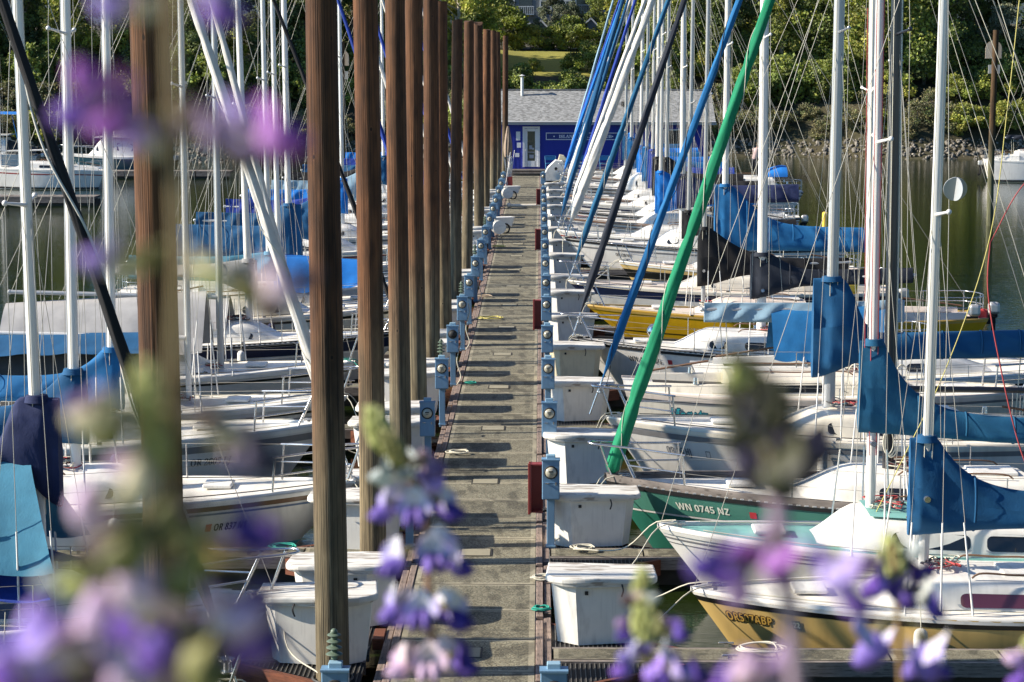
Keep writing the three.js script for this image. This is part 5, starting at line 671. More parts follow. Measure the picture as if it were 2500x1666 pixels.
// ---------------------------------------------------------------- person working on a boat
function sdf(bones, lo, hi, res) {
  const mc = new MarchingCubes(res, M.white, false, false, 60000); const sz = Math.max(hi.x - lo.x, hi.y - lo.y, hi.z - lo.z), f = mc.field; mc.isolation = 0;
  const at = (i) => (i - res / 2) / (res / 2);
  const ctr = lo.clone().add(hi).multiplyScalar(0.5), hs = sz / 2;
  for (let k = 0; k < res; k++) for (let j = 0; j < res; j++) for (let i = 0; i < res; i++) {
    const p = V(ctr.x + at(i) * hs, ctr.y + at(j) * hs, ctr.z + at(k) * hs); let d = 9;
    for (const [a, b, ra, rb] of bones) { const ab = V().subVectors(b, a), t = clamp(V().subVectors(p, a).dot(ab) / Math.max(1e-9, ab.lengthSq())), q = a.clone().addScaledVector(ab, t).distanceTo(p) - lerp(ra, rb, t); const kk = 0.03, h = clamp(0.5 + 0.5 * (d - q) / kk); d = lerp(d, q, h) - kk * h * (1 - h); }
    f[i + j * res + k * res * res] = -d;
  }
  mc.update(); const n = mc.count, g = new THREE.BufferGeometry(), pp = new Float32Array(n * 3), nn = new Float32Array(n * 3);
  for (let i = 0; i < n; i++) { pp[3 * i] = mc.positionArray[3 * i] * hs + ctr.x; pp[3 * i + 1] = mc.positionArray[3 * i + 1] * hs + ctr.y; pp[3 * i + 2] = mc.positionArray[3 * i + 2] * hs + ctr.z; for (let c = 0; c < 3; c++) nn[3 * i + c] = mc.normalArray[3 * i + c]; }
  g.setAttribute('position', new THREE.BufferAttribute(pp, 3)); g.setAttribute('normal', new THREE.BufferAttribute(nn, 3)); return g;
}
{
  const g = thing('person', 'person in a pale pink checked shirt and dark trousers reaching up a mast', 'person', [12.1, 1.66, -115.7], -0.5);
  const J = { hipL: V(-0.1, 0.92, 0), hipR: V(0.1, 0.92, 0), knL: V(-0.13, 0.5, -0.05), knR: V(0.13, 0.5, 0.04), anL: V(-0.14, 0.09, 0.0), anR: V(0.15, 0.09, 0.08), waist: V(0, 1.05, 0), chest: V(0.06, 1.36, -0.1), neck: V(0.09, 1.52, -0.13), head: V(0.12, 1.66, -0.17), shL: V(-0.12, 1.44, -0.1), shR: V(0.25, 1.44, -0.12), elL: V(-0.2, 1.2, -0.3), haL: V(-0.05, 1.15, -0.5), elR: V(0.36, 1.7, -0.2), haR: V(0.34, 1.95, -0.26) };
  const skin = mat(C(0.42, 0.25, 0.18), { roughness: 0.6 });
  const fing = (h, d) => [[h, h.clone().addScaledVector(d, 0.09), 0.035, 0.03], ...[0, 1, 2, 3].map((i) => [h.clone().addScaledVector(d, 0.09).add(V(0.02 * (i - 1.5), 0, 0)), h.clone().addScaledVector(d, 0.09 + 0.065 + 0.012 * (i === 1 || i === 2)).add(V(0.022 * (i - 1.5), 0, -0.03)), 0.01, 0.008]), [h.clone().addScaledVector(d, 0.03).add(V(-0.035, 0, 0)), h.clone().addScaledVector(d, 0.08).add(V(-0.06, 0, -0.02)), 0.012, 0.009]];
  const body = sdf([[J.waist, J.chest, 0.12, 0.13], [J.chest, J.neck, 0.1, 0.055], [J.neck, J.head, 0.055, 0.075], [J.head, J.head.clone().add(V(0, 0.05, 0)), 0.092, 0.085], [J.head.clone().add(V(0, -0.03, -0.08)), J.head.clone().add(V(0, -0.06, -0.07)), 0.03, 0.03], [J.shL, J.elL, 0.05, 0.04], [J.elL, J.haL, 0.04, 0.028], [J.shR, J.elR, 0.05, 0.04], [J.elR, J.haR, 0.04, 0.028], [J.hipL, J.knL, 0.08, 0.055], [J.hipR, J.knR, 0.08, 0.055], [J.knL, J.anL, 0.05, 0.035], [J.knR, J.anR, 0.05, 0.035], ...fing(J.haR, V(0, 1, -0.1).normalize()), ...fing(J.haL, V(0.3, 0.2, -1).normalize())], V(-0.6, 0, -0.9), V(0.7, 2.2, 0.4), 110);
  const b = part(g, 'body', body, skin);
  const plaid = mat(C(0.55, 0.40, 0.38), { map: clothT, roughness: 0.9 });
  part(b, 'shirt', sdf([[J.waist.clone().add(V(0, -0.08, 0)), J.chest, 0.165, 0.175], [J.chest, J.shL, 0.14, 0.08], [J.chest, J.shR, 0.14, 0.08], [J.shL, J.elL, 0.075, 0.06], [J.shR, J.elR, 0.075, 0.06], [J.chest, J.neck.clone().add(V(0, -0.04, 0)), 0.13, 0.07]], V(-0.5, 0.8, -0.6), V(0.6, 1.9, 0.3), 70), plaid);
  part(b, 'trousers', sdf([[J.waist.clone().add(V(0, -0.04, 0)), V(0, 0.92, 0), 0.155, 0.15], [J.hipL, J.knL, 0.105, 0.08], [J.hipR, J.knR, 0.105, 0.08], [J.knL, J.anL, 0.078, 0.062], [J.knR, J.anR, 0.078, 0.062]], V(-0.5, 0, -0.5), V(0.5, 1.2, 0.5), 70), mat(C(0.02, 0.022, 0.03), { roughness: 0.9 }));
  part(b, 'hair', sdf([[J.head.clone().add(V(0, 0.045, 0.025)), J.head.clone().add(V(0, 0.0, 0.045)), 0.095, 0.085]], V(-0.1, 1.5, -0.3), V(0.3, 1.85, 0.1), 40), mat(C(0.12, 0.09, 0.07)));
  for (const a of [J.anL, J.anR]) part(b, 'shoe', rbox(0.1, 0.1, 0.27, 0.04, a.x, 0.05, a.z - 0.06, 2), M.black);
}
// ---------------------------------------------------------------- trees and shrubs on the far bank
function crownGeo(s, W, Hh, n, leaf, pal, clumps, dens = 0.8) {
  srand(s); const pos = [], nor = [], col = [], cl = [];
  for (let i = 0; i < clumps; i++) { const a = rnd() * 2 * PI, y = Math.pow(rnd(), 0.8), rmax = Math.sin(PI * clamp(0.12 + 0.84 * y)) * (0.72 + 0.4 * n3(Math.cos(a) * 1.5 + s, y * 3, Math.sin(a) * 1.5)), r = rmax * Math.pow(rnd(), 0.4); cl.push([Math.cos(a) * r * W / 2, y * Hh, Math.sin(a) * r * W / 2, rr(0.5, 1.15) * W * 0.16, rr(0.55, 1.35), rnd()]); }
  for (let i = 0; i < n; i++) {
    const c = cl[Math.floor(rnd() * clumps)]; let dx, dy, dz, d; do { dx = rr(-1, 1); dy = rr(-1, 1); dz = rr(-1, 1); d = dx * dx + dy * dy + dz * dz; } while (d > 1);
    const x = c[0] + dx * c[3], y = Math.max(0.05, c[1] + dy * c[3] * dens), z = c[2] + dz * c[3], L = leaf * rr(0.6, 1.5);
    const u = V(rr(-1, 1), rr(-1, 0.6), rr(-1, 1)).normalize(), t = V(rr(-1, 1), rr(-1, 1), rr(-1, 1)).normalize(), v = V().crossVectors(u, t).normalize().multiplyScalar(L * 0.42); u.multiplyScalar(L);
    const k = c[4] * rr(0.7, 1.35), q = pal[Math.floor(((c[5] + rr(-0.18, 0.18) + 1) % 1) * pal.length)], N = V(dx, dy + 0.5, dz).normalize();
    for (const [a, b] of [[0, 0], [0.45, 1], [1, 0], [0, 0], [1, 0], [0.45, -1]]) { pos.push(x + u.x * a + v.x * b, y + u.y * a + v.y * b, z + u.z * a + v.z * b); nor.push(N.x, N.y, N.z); col.push(q[0] * k, q[1] * k, q[2] * k); }
  }
  const g = new THREE.BufferGeometry(); g.setAttribute('position', new THREE.Float32BufferAttribute(pos, 3)); g.setAttribute('color', new THREE.Float32BufferAttribute(col, 3)); g.computeVertexNormals(); return g;
}
function trunkGeo(s, Hh, r, W, bare) {
  srand(s + 99); const l = [tube([V(0, -0.8, 0), V(rr(-0.1, 0.1), Hh * 0.3, rr(-0.1, 0.1)), V(rr(-0.3, 0.3), Hh * 0.6, rr(-0.3, 0.3)), V(rr(-0.4, 0.4), Hh * 0.92, rr(-0.4, 0.4))], r, 10, 7)];
  for (let i = 0; i < (bare ? 26 : 9); i++) { const y = rr(bare ? 0.05 : 0.25, 0.75) * Hh, a = rr(0, 6.28), e = rr(0.25, 0.48) * W; l.push(rod(V(0, y, 0), V(Math.cos(a) * e, y + rr(0.1, 0.28) * Hh, Math.sin(a) * e), r * (bare ? 0.3 : 0.42), r * 0.1, 5)); }
  return merge(l.map((g) => { const q = g.index ? g.toNonIndexed() : g; return q; }));
}
const leafM = pmat(C(1, 1, 1), { vertexColors: true, roughness: 0.9, transmission: 0.35, thickness: 0 }), barkM = mat(C(1, 1, 1), { map: barkT, roughness: 1 }), twigM = mat(C(0.26, 0.22, 0.17), { roughness: 1 }), birchM = mat(C(0.42, 0.38, 0.31), { roughness: 0.9 });
const G1 = [[0.218, 0.269, 0.038], [0.282, 0.320, 0.045], [0.141, 0.192, 0.032]], G2 = [[0.320, 0.358, 0.045], [0.410, 0.397, 0.064], [0.218, 0.269, 0.038]], G3 = [[0.128, 0.173, 0.036], [0.179, 0.218, 0.045], [0.090, 0.128, 0.028]], G4 = [[0.242, 0.220, 0.084], [0.173, 0.164, 0.070], [0.155, 0.192, 0.054]], G5 = [[0.166, 0.192, 0.096], [0.218, 0.230, 0.128], [0.115, 0.147, 0.070]];
const KIND = {
  cotton: [0, 1, 2].map((i) => ({ c: crownGeo(100 + i, 7.5, 11, 13000, 0.27, G2, 75), t: trunkGeo(100 + i, 11, 0.2, 7.5), lift: 2.0, h: 13 })),
  maple: [0, 1, 2].map((i) => ({ c: crownGeo(200 + i, 9, 9.5, 14000, 0.28, G1, 70), t: trunkGeo(200 + i, 9.5, 0.24, 9), lift: 1.6, h: 11 })),
  dark: [0, 1].map((i) => ({ c: crownGeo(300 + i, 8, 12, 13000, 0.27, G3, 60), t: trunkGeo(300 + i, 12, 0.26, 8), lift: 1.6, h: 13.5 })),
  shrub: [0, 1, 2].map((i) => ({ c: crownGeo(400 + i, 4.6, 2.9, 5200, 0.2, G2, 34, 0.7), t: trunkGeo(400 + i, 2.6, 0.05, 4, 1), lift: 0, h: 3 })),
  darkshrub: [0, 1, 2].map((i) => ({ c: crownGeo(500 + i, 5, 3.6, 6500, 0.22, G1, 36, 0.75), t: trunkGeo(500 + i, 3, 0.06, 4, 1), lift: 0, h: 3.8 })),
  dry: [0, 1].map((i) => ({ c: crownGeo(600 + i, 4, 2.2, 2600, 0.17, G4, 40, 0.7), t: trunkGeo(600 + i, 2.8, 0.035, 4.6, 1), lift: 0, h: 2.6 })),
  willow: [0, 1].map((i) => ({ c: crownGeo(700 + i, 6, 7, 9000, 0.24, G5, 60), t: trunkGeo(700 + i, 8, 0.12, 6), lift: 1, h: 8 })),
};
const TL = { cotton: ['cottonwood_tree', 'tall yellow green cottonwood', 'tree'], maple: ['maple_tree', 'broad mid green leafy tree', 'tree'], dark: ['alder_tree', 'tall dark green tree', 'tree'], shrub: ['bright_shrub', 'bright green shrub', 'shrub'], darkshrub: ['dark_shrub', 'dense dark green shrub', 'shrub'], dry: ['dry_brush', 'brownish dry brush clump', 'brush'], willow: ['willow_tree', 'greyish green willow', 'tree'] };
const PL = [];
function plant(kind, x, z, s, i, where) {
  const q = KIND[kind][i % KIND[kind].length], [nm, lb, cat] = TL[kind], g = thing(nm, lb + ' on the far bank ' + where, cat, [x, landY(x, z) - 0.15, -z], i * 1.7 + x, lb + ' plants on the far bank ' + where);
  g.scale.set(s, s * (0.92 + 0.16 * n3(x, z, 2)), s);
  const t = part(g, 'trunk', q.t, kind === 'dry' ? twigM : kind === 'cotton' ? birchM : barkM); const c = part(g, 'crown', q.c, leafM); c.position.y = q.lift; g.userData.base = lb + ' ' + where; PL.push(g); return g;
}
const nth = (n) => (n === 1 ? 'leftmost one' : n + (n % 10 === 1 && n !== 11 ? 'st' : n % 10 === 2 && n !== 12 ? 'nd' : n % 10 === 3 && n !== 13 ? 'rd' : 'th') + ' from the left');
{
  srand(77); let i = 0;
  const side = (x) => (x > 6 ? 'right of the clubhouse' : x < -6 ? 'behind the left masts' : 'above the clubhouse roof');
  // low brush and shrubs by the rocks
  for (let x = -62; x < 62; x += 1.75) { const z = bankX(x) + rr(2.6, 5), gap = x > -7 && x < 11; plant(gap ? 'darkshrub' : rnd() < 0.72 ? 'dry' : 'shrub', x + rr(-0.6, 0.6), z, rr(0.6, 1.0), i++, side(x)); }
  for (let x = -62; x < 62; x += 2.5) { const z = bankX(x) + rr(6.5, 10), gap = x > -7 && x < 11; plant(gap ? 'darkshrub' : rnd() < 0.4 ? 'dry' : rnd() < 0.5 ? 'shrub' : 'darkshrub', x + rr(-0.8, 0.8), z, rr(0.75, 1.2) * (gap ? 0.72 : 1), i++, side(x)); }
  for (let x = -62; x < 66; x += 3.1) { if (x > -8 && x < 12) continue; const z = bankX(x) + rr(11, 13); plant(rnd() < 0.55 ? 'darkshrub' : 'shrub', x + rr(-1, 1), z, rr(0.8, 1.25), i++, side(x)); }
  for (let x = -62; x < 66; x += 3.6) { if (x > -8 && x < 13) continue; const z = bankX(x) + rr(16, 20); plant(rnd() < 0.5 ? 'darkshrub' : 'shrub', x + rr(-1, 1), z, rr(1.0, 1.5), i++, side(x)); }
  // trees
  for (let x = -64; x < 66; x += 4.3) { if (x > -7 && x < 12.5) continue; const z = bankX(x) + rr(11, 15); plant(['cotton', 'maple', 'willow', 'cotton', 'dark'][Math.floor(rnd() * 5)], x + rr(-1.2, 1.2), z, rr(0.72, 0.98), i++, side(x)); }
  for (let x = -66; x < 70; x += 5.2) { if ((x > -9 && x < 13) || (x > -44 && x < -28)) continue; const z = bankX(x) + rr(21, 29); plant(['cotton', 'dark', 'maple', 'dark'][Math.floor(rnd() * 4)], x + rr(-1, 1), z, rr(1.05, 1.35), i++, side(x)); }
  for (const [k, x, z, s] of [['maple', -8.3, 203, 0.62], ['cotton', -6.2, 216, 0.7], ['willow', -3.4, 219, 0.55], ['shrub', -1.0, 214.5, 0.9], ['darkshrub', 3.2, 215, 0.95], ['shrub', 1.2, 215.5, 0.85], ['shrub', 5.0, 214.5, 0.8], ['darkshrub', 7.0, 216, 0.85], ['cotton', 9.6, 215, 0.8], ['maple', 12.5, 210, 0.85], ['shrub', 3.0, 201.5, 0.55], ['darkshrub', 4.6, 199.5, 0.8], ['shrub', -0.6, 200, 0.4], ['dark', -5.5, 246, 0.7], ['willow', 3.9, 262, 0.5], ['dark', 13, 244, 0.9], ['willow', -0.5, 246, 0.3], ['willow', 1.6, 258, 0.62], ['maple', 7.6, 262, 0.5], ['willow', 4.5, 244, 0.3], ['darkshrub', -4, 214, 1.2], ['darkshrub', 9, 203, 1.2], ['maple', 14, 198, 0.8], ['maple', -36, 205, 0.5], ['darkshrub', -33, 208, 1.3], ['shrub', -30, 207, 1.3], ['darkshrub', -40, 207, 1.3]]) plant(k, x, z, s, i++, side(x));
}
{ const by = {}; for (const g of PL) (by[g.userData.base] ??= []).push(g); for (const k in by) { by[k].sort((a, b) => a.position.x / -a.position.z - b.position.x / -b.position.z); by[k].forEach((g, i) => { g.userData.label = by[k].length > 1 ? k + ', ' + nth(i + 1) : k; delete g.userData.base; }); } }
// houses beyond the trees
{
  const wallM = mat(C(0.13, 0.15, 0.165), { roughness: 0.9 }), trim = mat(C(0.72, 0.72, 0.7)), gl = pmat(C(0.03, 0.035, 0.04), { roughness: 0.1 }), rf = mat(C(0.12, 0.12, 0.125), { roughness: 1 });
  const house = (x, z, w, y0, storeys, label) => {
    const g = thing('apartment_house', label, 'house', [x, y0, -z]); const hh = storeys * 2.9, d = 9;
    const wl = part(g, 'wall', box(w, hh, d, 0, hh / 2, -d / 2), wallM);
    for (let s = 0; s < storeys; s++) for (let k = 0; k < Math.floor(w / 2.6); k++) { const wx = -w / 2 + 1.5 + k * 2.6, wy = 1.5 + s * 2.9; if ((k + s) % 3 === 1) { part(g, 'balcony', [box(2.2, 0.12, 1.0, wx, wy - 1.0, 0.5), box(2.2, 0.1, 0.06, wx, wy, 1.0), ...Array.from({ length: 9 }, (_, i) => box(0.05, 0.95, 0.05, wx - 1 + i * 0.25, wy - 0.5, 1.0))], trim); part(g, 'balcony_opening', box(1.7, 2.0, 0.05, wx, wy, 0.02), gl); continue; } const f = part(g, 'window', [box(1.5, 0.14, 0.1, wx, wy + 0.75, 0.05), box(1.5, 0.14, 0.1, wx, wy - 0.75, 0.05), box(0.14, 1.4, 0.1, wx - 0.7, wy, 0.05), box(0.14, 1.4, 0.1, wx + 0.7, wy, 0.05), box(0.08, 1.4, 0.1, wx, wy, 0.05), box(1.3, 0.08, 0.1, wx, wy, 0.05)], trim); part(f, 'pane', box(1.3, 1.4, 0.04, wx, wy, 0.01), gl); }
    part(g, 'corner_trim', [box(0.16, hh, 0.16, -w / 2, hh / 2, 0), box(0.16, hh, 0.16, w / 2, hh / 2, 0), box(w, 0.16, 0.12, 0, hh, 0.05)], trim);
    part(g, 'roof', extr([[-w / 2 - 0.5, 0], [w / 2 + 0.5, 0], [0, 2.8]], d + 1).translate(0, hh, -d - 0.5), rf);
  };
  house(0.6, 268, 8, 10.6, 4, 'grey apartment house with white windows behind trees, left of the pair'); house(8.6, 272, 9, 10.9, 4, 'grey apartment house with white balconies behind trees, right of the pair'); house(-33.5, 290, 26, 10.2, 1, 'long low grey house under gables beyond the left trees');
  const gable = (x, z, y, label) => { const g = thing('garden_cottage', label, 'cottage', [x, y, -z], 0, 'white trimmed gables beyond the trees'); part(g, 'wall', [box(2.6, 2.2, 4, 0, -0.9, -2), extr([[-1.3, 0], [1.3, 0], [0, 1.35]], 0.1).translate(0, 0.2, -0.1)], wallM); part(g, 'roof', [box(2.2, 0.06, 4.4, 0, 0, 0).rotateZ(0.8).translate(-0.78, 0.82, -2), box(2.2, 0.06, 4.4, 0, 0, 0).rotateZ(-0.8).translate(0.78, 0.82, -2)], rf); part(g, 'barge_board', [box(2.15, 0.17, 0.06, 0, 0, 0).rotateZ(0.8).translate(-0.74, 0.86, 0.22), box(2.15, 0.17, 0.06, 0, 0, 0).rotateZ(-0.8).translate(0.74, 0.86, 0.22)], trim); const w = part(g, 'window', box(0.8, 0.9, 0.05, 0, -0.5, 0.02), gl); part(w, 'window_frame', [box(1, 0.1, 0.07, 0, 0, 0.02), box(0.1, 1, 0.07, 0.45, -0.5, 0.02), box(0.1, 1, 0.07, -0.45, -0.5, 0.02)], trim); };
  gable(2.9, 250, 11.5, 'grey cottage with white gable trim, middle one above the grass'); gable(6.1, 250, 11.55, 'grey cottage with white gable trim at right above the grass'); gable(0.1, 251, 11.3, 'grey cottage with white gable trim at left above the grass');
  gable(-34.4, 252, 11.3, 'white trimmed cottage gable between the left masts'); gable(-31.2, 252, 11.3, 'white trimmed cottage gable beside the thick left pile'); gable(-38, 252, 11.2, 'white trimmed cottage gable behind the blurred flower');
}

// ---------------------------------------------------------------- lupines just in front of the camera
{
  const petal = mat(C(1, 1, 1), { vertexColors: true, roughness: 0.6 });
  const colored = (g, f) => { g = g.index ? g.toNonIndexed() : g; const p = g.attributes.position, c = new Float32Array(p.count * 3); for (let i = 0; i < p.count; i++) c.set(f(p.getX(i), p.getY(i), p.getZ(i)), i * 3); g.setAttribute('color', new THREE.BufferAttribute(c, 3)); return g; };
  const mix = (a, b, t) => a.map((x, i) => lerp(x, b[i], clamp(t)));
  const PAL = { violet: [[0.17, 0.07, 0.40], [0.30, 0.18, 0.62]], deep: [[0.05, 0.02, 0.20], [0.10, 0.05, 0.34]], magenta: [[0.26, 0.06, 0.34], [0.40, 0.18, 0.52]], lilac: [[0.33, 0.22, 0.60], [0.55, 0.46, 0.78]], pink: [[0.52, 0.36, 0.52], [0.70, 0.58, 0.60]], white: [[0.20, 0.16, 0.50], [0.80, 0.80, 0.78]], cream: [[0.52, 0.46, 0.30], [0.74, 0.68, 0.50]], bud: [[0.26, 0.29, 0.06], [0.50, 0.50, 0.22]], olive: [[0.12, 0.12, 0.03], [0.26, 0.25, 0.09]], brown: [[0.10, 0.06, 0.06], [0.24, 0.17, 0.14]], dolive: [[0.012, 0.014, 0.003], [0.048, 0.05, 0.012]], dusk: [[0.012, 0.01, 0.028], [0.045, 0.034, 0.085]], ochre: [[0.40, 0.28, 0.08], [0.52, 0.42, 0.16]], mauve: [[0.20, 0.12, 0.26], [0.38, 0.28, 0.44]], bi: [[0.13, 0.075, 0.35], [0.25, 0.18, 0.52], [0.36, 0.30, 0.60], [0.66, 0.64, 0.70]], bid: [[0.04, 0.015, 0.22], [0.08, 0.04, 0.32], [0.42, 0.38, 0.62], [0.75, 0.74, 0.74]], pale: [[0.42, 0.46, 0.44], [0.6, 0.62, 0.58]] };
  const FG = {};
  function floretGeo(type) {      // unit floret pointing along +x: wings and keel in front, banner standing behind
    if (FG[type]) return FG[type]; const [a, b, ba, bb] = [...PAL[type], ...(PAL[type].length > 2 ? [] : PAL[type])].slice(0, 4);
    const wing = (s) => { const g = new THREE.SphereGeometry(0.5, 14, 10).scale(0.7, 0.46, 0.26), p = g.attributes.position; for (let i = 0; i < p.count; i++) { const x = p.getX(i); p.setY(i, p.getY(i) * (1 - 0.5 * Math.max(0, x)) + 0.45 * x * x); p.setZ(i, p.getZ(i) + s * (0.13 + 0.1 * x)); } g.computeVertexNormals(); return colored(g.translate(0.12, -0.1, 0), (x) => mix(b, a, (x + 0.2) / 0.4)); };
    const keel = colored(new THREE.ConeGeometry(0.08, 0.42, 8).rotateZ(-1.2).translate(0.3, 0.04, 0), () => a.map((x) => x * 0.5));
    const banner = (s) => { const g = grid(rows(9, 8, (u, v) => { const t = v * 1.45, w = Math.sin(PI * (0.16 + 0.72 * v)) * 0.46 * u; return V(-0.2 - 0.2 * v * v + 0.28 * u * u * (1 - 0.3 * v), -0.04 + 0.56 * Math.sin(t * 0.95) - 0.1 * u * u, s * (0.01 + w)); })); return colored(g, (x, y, z) => mix(bb, ba, (Math.abs(z) - 0.14) / 0.26)); };
    const calyx = colored(new THREE.SphereGeometry(0.13, 8, 6).scale(1.2, 0.8, 0.8).translate(-0.32, 0, 0), () => [0.14, 0.12, 0.06]), ped = colored(rod(V(-0.7, -0.12, 0), V(-0.34, 0, 0), 0.03, 0.03, 5), () => [0.16, 0.14, 0.05]);
    return (FG[type] = merge([wing(1), wing(-1), keel, banner(1), banner(-1), calyx, ped].map((g) => { if (!g.attributes.normal) g.computeVertexNormals(); return g; })));
  }
  const budGeo = (type) => { const k = 'b' + type; if (FG[k]) return FG[k]; const [a, b] = PAL[type]; const l = []; srand(9); for (let i = 0; i < 26; i++) { const y = i / 26, an = i * 2.4, r = 0.3 * Math.sin(PI * (0.25 + 0.72 * y)); l.push(colored(new THREE.SphereGeometry(0.13, 7, 5).scale(0.7, 1.5, 0.7).rotateZ(-0.5).rotateY(an).translate(Math.cos(an) * r * 0.8, y - 0.5, -Math.sin(an) * r * 0.8), () => mix(a, b, rnd()))); } return (FG[k] = merge(l)); };
  const camX = V(1, 0, 0).applyQuaternion(camQ), camY = V(0, 1, 0).applyQuaternion(camQ), camZ = V(0, 0, 1).applyQuaternion(camQ);
  const S = 1.0625;
  // the stem and florets stand at their real distance from the camera; sizes come from that distance
  function lupine(label, zd, stem, stemPx, stemC, list, whorls) {
    srand(Math.floor(zd * 1000)); const base = P(stem[stem.length - 1][0] * S, stem[stem.length - 1][1] * S, zd);
    const root = V(base.x, 6.6, base.z + 0.05), g = thing('lupine', label, 'flower', root.toArray()); const px = zd / F * S;
    const pts = stem.map(([x, y, dz = 0]) => P(x * S, y * S, zd + dz).sub(root)); pts.push(pts[pts.length - 1].clone().multiplyScalar(0.5).add(V(0.01, 0, 0)), V(0, 0, 0));
    part(g, 'stem', tube(pts, stemPx * px / 2, 60, 9), mat(stemC, { roughness: 0.7 }));
    for (const [x, y, s, ang, type, bud, dz] of list) {
      const p = P(x * S, y * S, zd + (dz ?? rr(-0.05, 0.03) * zd)).sub(root), f = part(g, bud ? 'bud_cluster' : 'floret', bud ? budGeo(type) : floretGeo(type), petal); f.position.copy(p); const sc = s * px * (bud ? 1 : 1.0);
      const a = ang * PI / 180, ax = camX.clone().multiplyScalar(Math.cos(a)).addScaledVector(camY, Math.sin(a)), ay = camX.clone().multiplyScalar(-Math.sin(a)).addScaledVector(camY, Math.cos(a)); if (!bud && Math.cos(a) < 0) ay.negate();
      const tw = rr(-0.5, 0.5), az = V().crossVectors(ax, ay), m = new THREE.Matrix4().makeBasis(ax, ay, az); f.quaternion.setFromRotationMatrix(m); if (!bud) f.rotateX(tw); f.scale.setScalar(sc);
    }
    for (const [x, y, R, s, n, t0, t1, ph] of whorls ?? []) for (let i = 0; i < n; i++) {
      const az = i / n * 2 * PI + (ph ?? 0) + rr(-0.15, 0.15), out = camX.clone().multiplyScalar(Math.cos(az)).addScaledVector(camZ, Math.sin(az)), ax = out.clone().addScaledVector(camY, rr(-0.75, -0.3)).normalize(), az_ = V().crossVectors(ax, camY).normalize(), ay = V().crossVectors(az_, ax);
      const f = part(g, 'floret', floretGeo(Math.cos(az) > 0.45 ? t1 : t0), petal); f.position.copy(P(x * S, (y + rr(-12, 12)) * S, zd).sub(root)).addScaledVector(out, R * px); f.quaternion.setFromRotationMatrix(new THREE.Matrix4().makeBasis(ax, ay, az_)); f.scale.setScalar(s * px * rr(0.9, 1.1));
    }
    for (let i = 0; i < 5; i++) { const a = i * 1.3, lf = []; for (let k = 0; k < 8; k++) { const b = k / 8 * 2 * PI; lf.push(new THREE.SphereGeometry(0.5, 8, 5).scale(0.06, 0.004, 0.018).translate(0.032, 0, 0).rotateY(b)); } const m = part(g, 'leaf', lf, mat(C(0.07, 0.11, 0.03))); m.position.set(Math.cos(a) * 0.1, 0.12 + i * 0.05, Math.sin(a) * 0.1); m.rotation.set(0.4 * Math.cos(a), a, 0.3); }
    return g;
  }
  lupine('tall strongly blurred lupine stalk, largest flower at the left', 0.45, [[392, -160], [398, 300], [412, 560], [400, 800], [388, 1000], [384, 1650]], 24, C(0.27, 0.205, 0.10), [
    [265, 15, 110, 160, 'lilac'], [330, 25, 80, 70, 'cream'], [500, 10, 150, -20, 'violet'], [480, -30, 120, 20, 'lilac'],
    [225, 195, 150, 135, 'magenta'], [190, 255, 150, 180, 'violet'], [275, 275, 150, 190, 'magenta'], [320, 300, 120, 230, 'lilac'], [350, 330, 80, 250, 'cream'], [408, 285, 90, -80, 'pink'], [430, 250, 80, 40, 'brown'], [560, 295, 190, 0, 'lilac'], [630, 310, 170, -5, 'magenta'], [540, 340, 150, -15, 'brown'], [490, 300, 120, 0, 'mauve'],
    [235, 590, 110, 175, 'lilac'], [300, 610, 110, 170, 'cream'], [340, 590, 90, 160, 'olive'], [465, 605, 95, 10, 'cream'], [480, 640, 80, -20, 'bud'], [560, 660, 120, -10, 'olive'], [630, 655, 120, 0, 'pink'], [690, 640, 110, 20, 'dusk'], [610, 700, 110, -20, 'brown'],
    [335, 900, 120, 0, 'bud', 1], [360, 960, 120, 20, 'olive'], [225, 955, 150, 180, 'cream'], [195, 930, 100, 170, 'mauve'], [255, 990, 130, 190, 'olive'], [350, 1010, 130, 10, 'bud', 1], [515, 990, 140, 0, 'cream'], [590, 1040, 160, -15, 'dusk'], [545, 1040, 120, -25, 'mauve'], [470, 960, 90, 20, 'brown'], [300, 1060, 110, 180, 'pink'],
    [225, 1190, 190, 100, 'pink'], [300, 1130, 170, 80, 'cream'], [260, 1250, 150, 180, 'brown'], [345, 1220, 190, 60, 'olive'], [300, 1260, 170, 200, 'olive'], [440, 1240, 120, -70, 'bud'], [420, 1180, 120, -80, 'brown'], [570, 1210, 150, -30, 'deep'], [590, 1250, 140, 60, 'violet'], [500, 1270, 120, 20, 'ochre'], [130, 1330, 110, 180, 'pale'], [200, 1330, 150, 200, 'bud'], [420, 1330, 150, -80, 'bud'],
    [60, 1540, 200, 170, 'violet'], [115, 1480, 220, 100, 'lilac'], [200, 1450, 220, 80, 'pink'], [215, 1540, 170, 250, 'magenta'], [335, 1370, 220, 95, 'pink'], [345, 1470, 190, 265, 'violet'], [280, 1520, 170, 250, 'pink'], [430, 1440, 190, 20, 'mauve'], [520, 1420, 180, 10, 'pink'], [590, 1440, 170, -30, 'deep'], [560, 1390, 160, 40, 'mauve'], [470, 1520, 190, -60, 'olive'], [400, 1540, 170, 250, 'mauve'], [30, 1570, 190, 190, 'magenta'], [140, 1570, 190, 200, 'deep'], [600, 1480, 120, -60, 'mauve'], [260, 1400, 120, 90, 'bud'], [80, 1500, 190, 60, 'lilac'], [170, 1500, 180, 110, 'pink'], [20, 1500, 170, 150, 'lilac'], [250, 1460, 170, 70, 'lilac'], [380, 1490, 170, 60, 'lilac'], [480, 1470, 170, 20, 'lilac'], [540, 1480, 150, 0, 'violet'], [310, 1430, 170, 95, 'pink'], [90, 1560, 180, 90, 'violet'], [330, 1550, 170, 90, 'lilac'], [240, 1570, 180, 120, 'magenta']]);
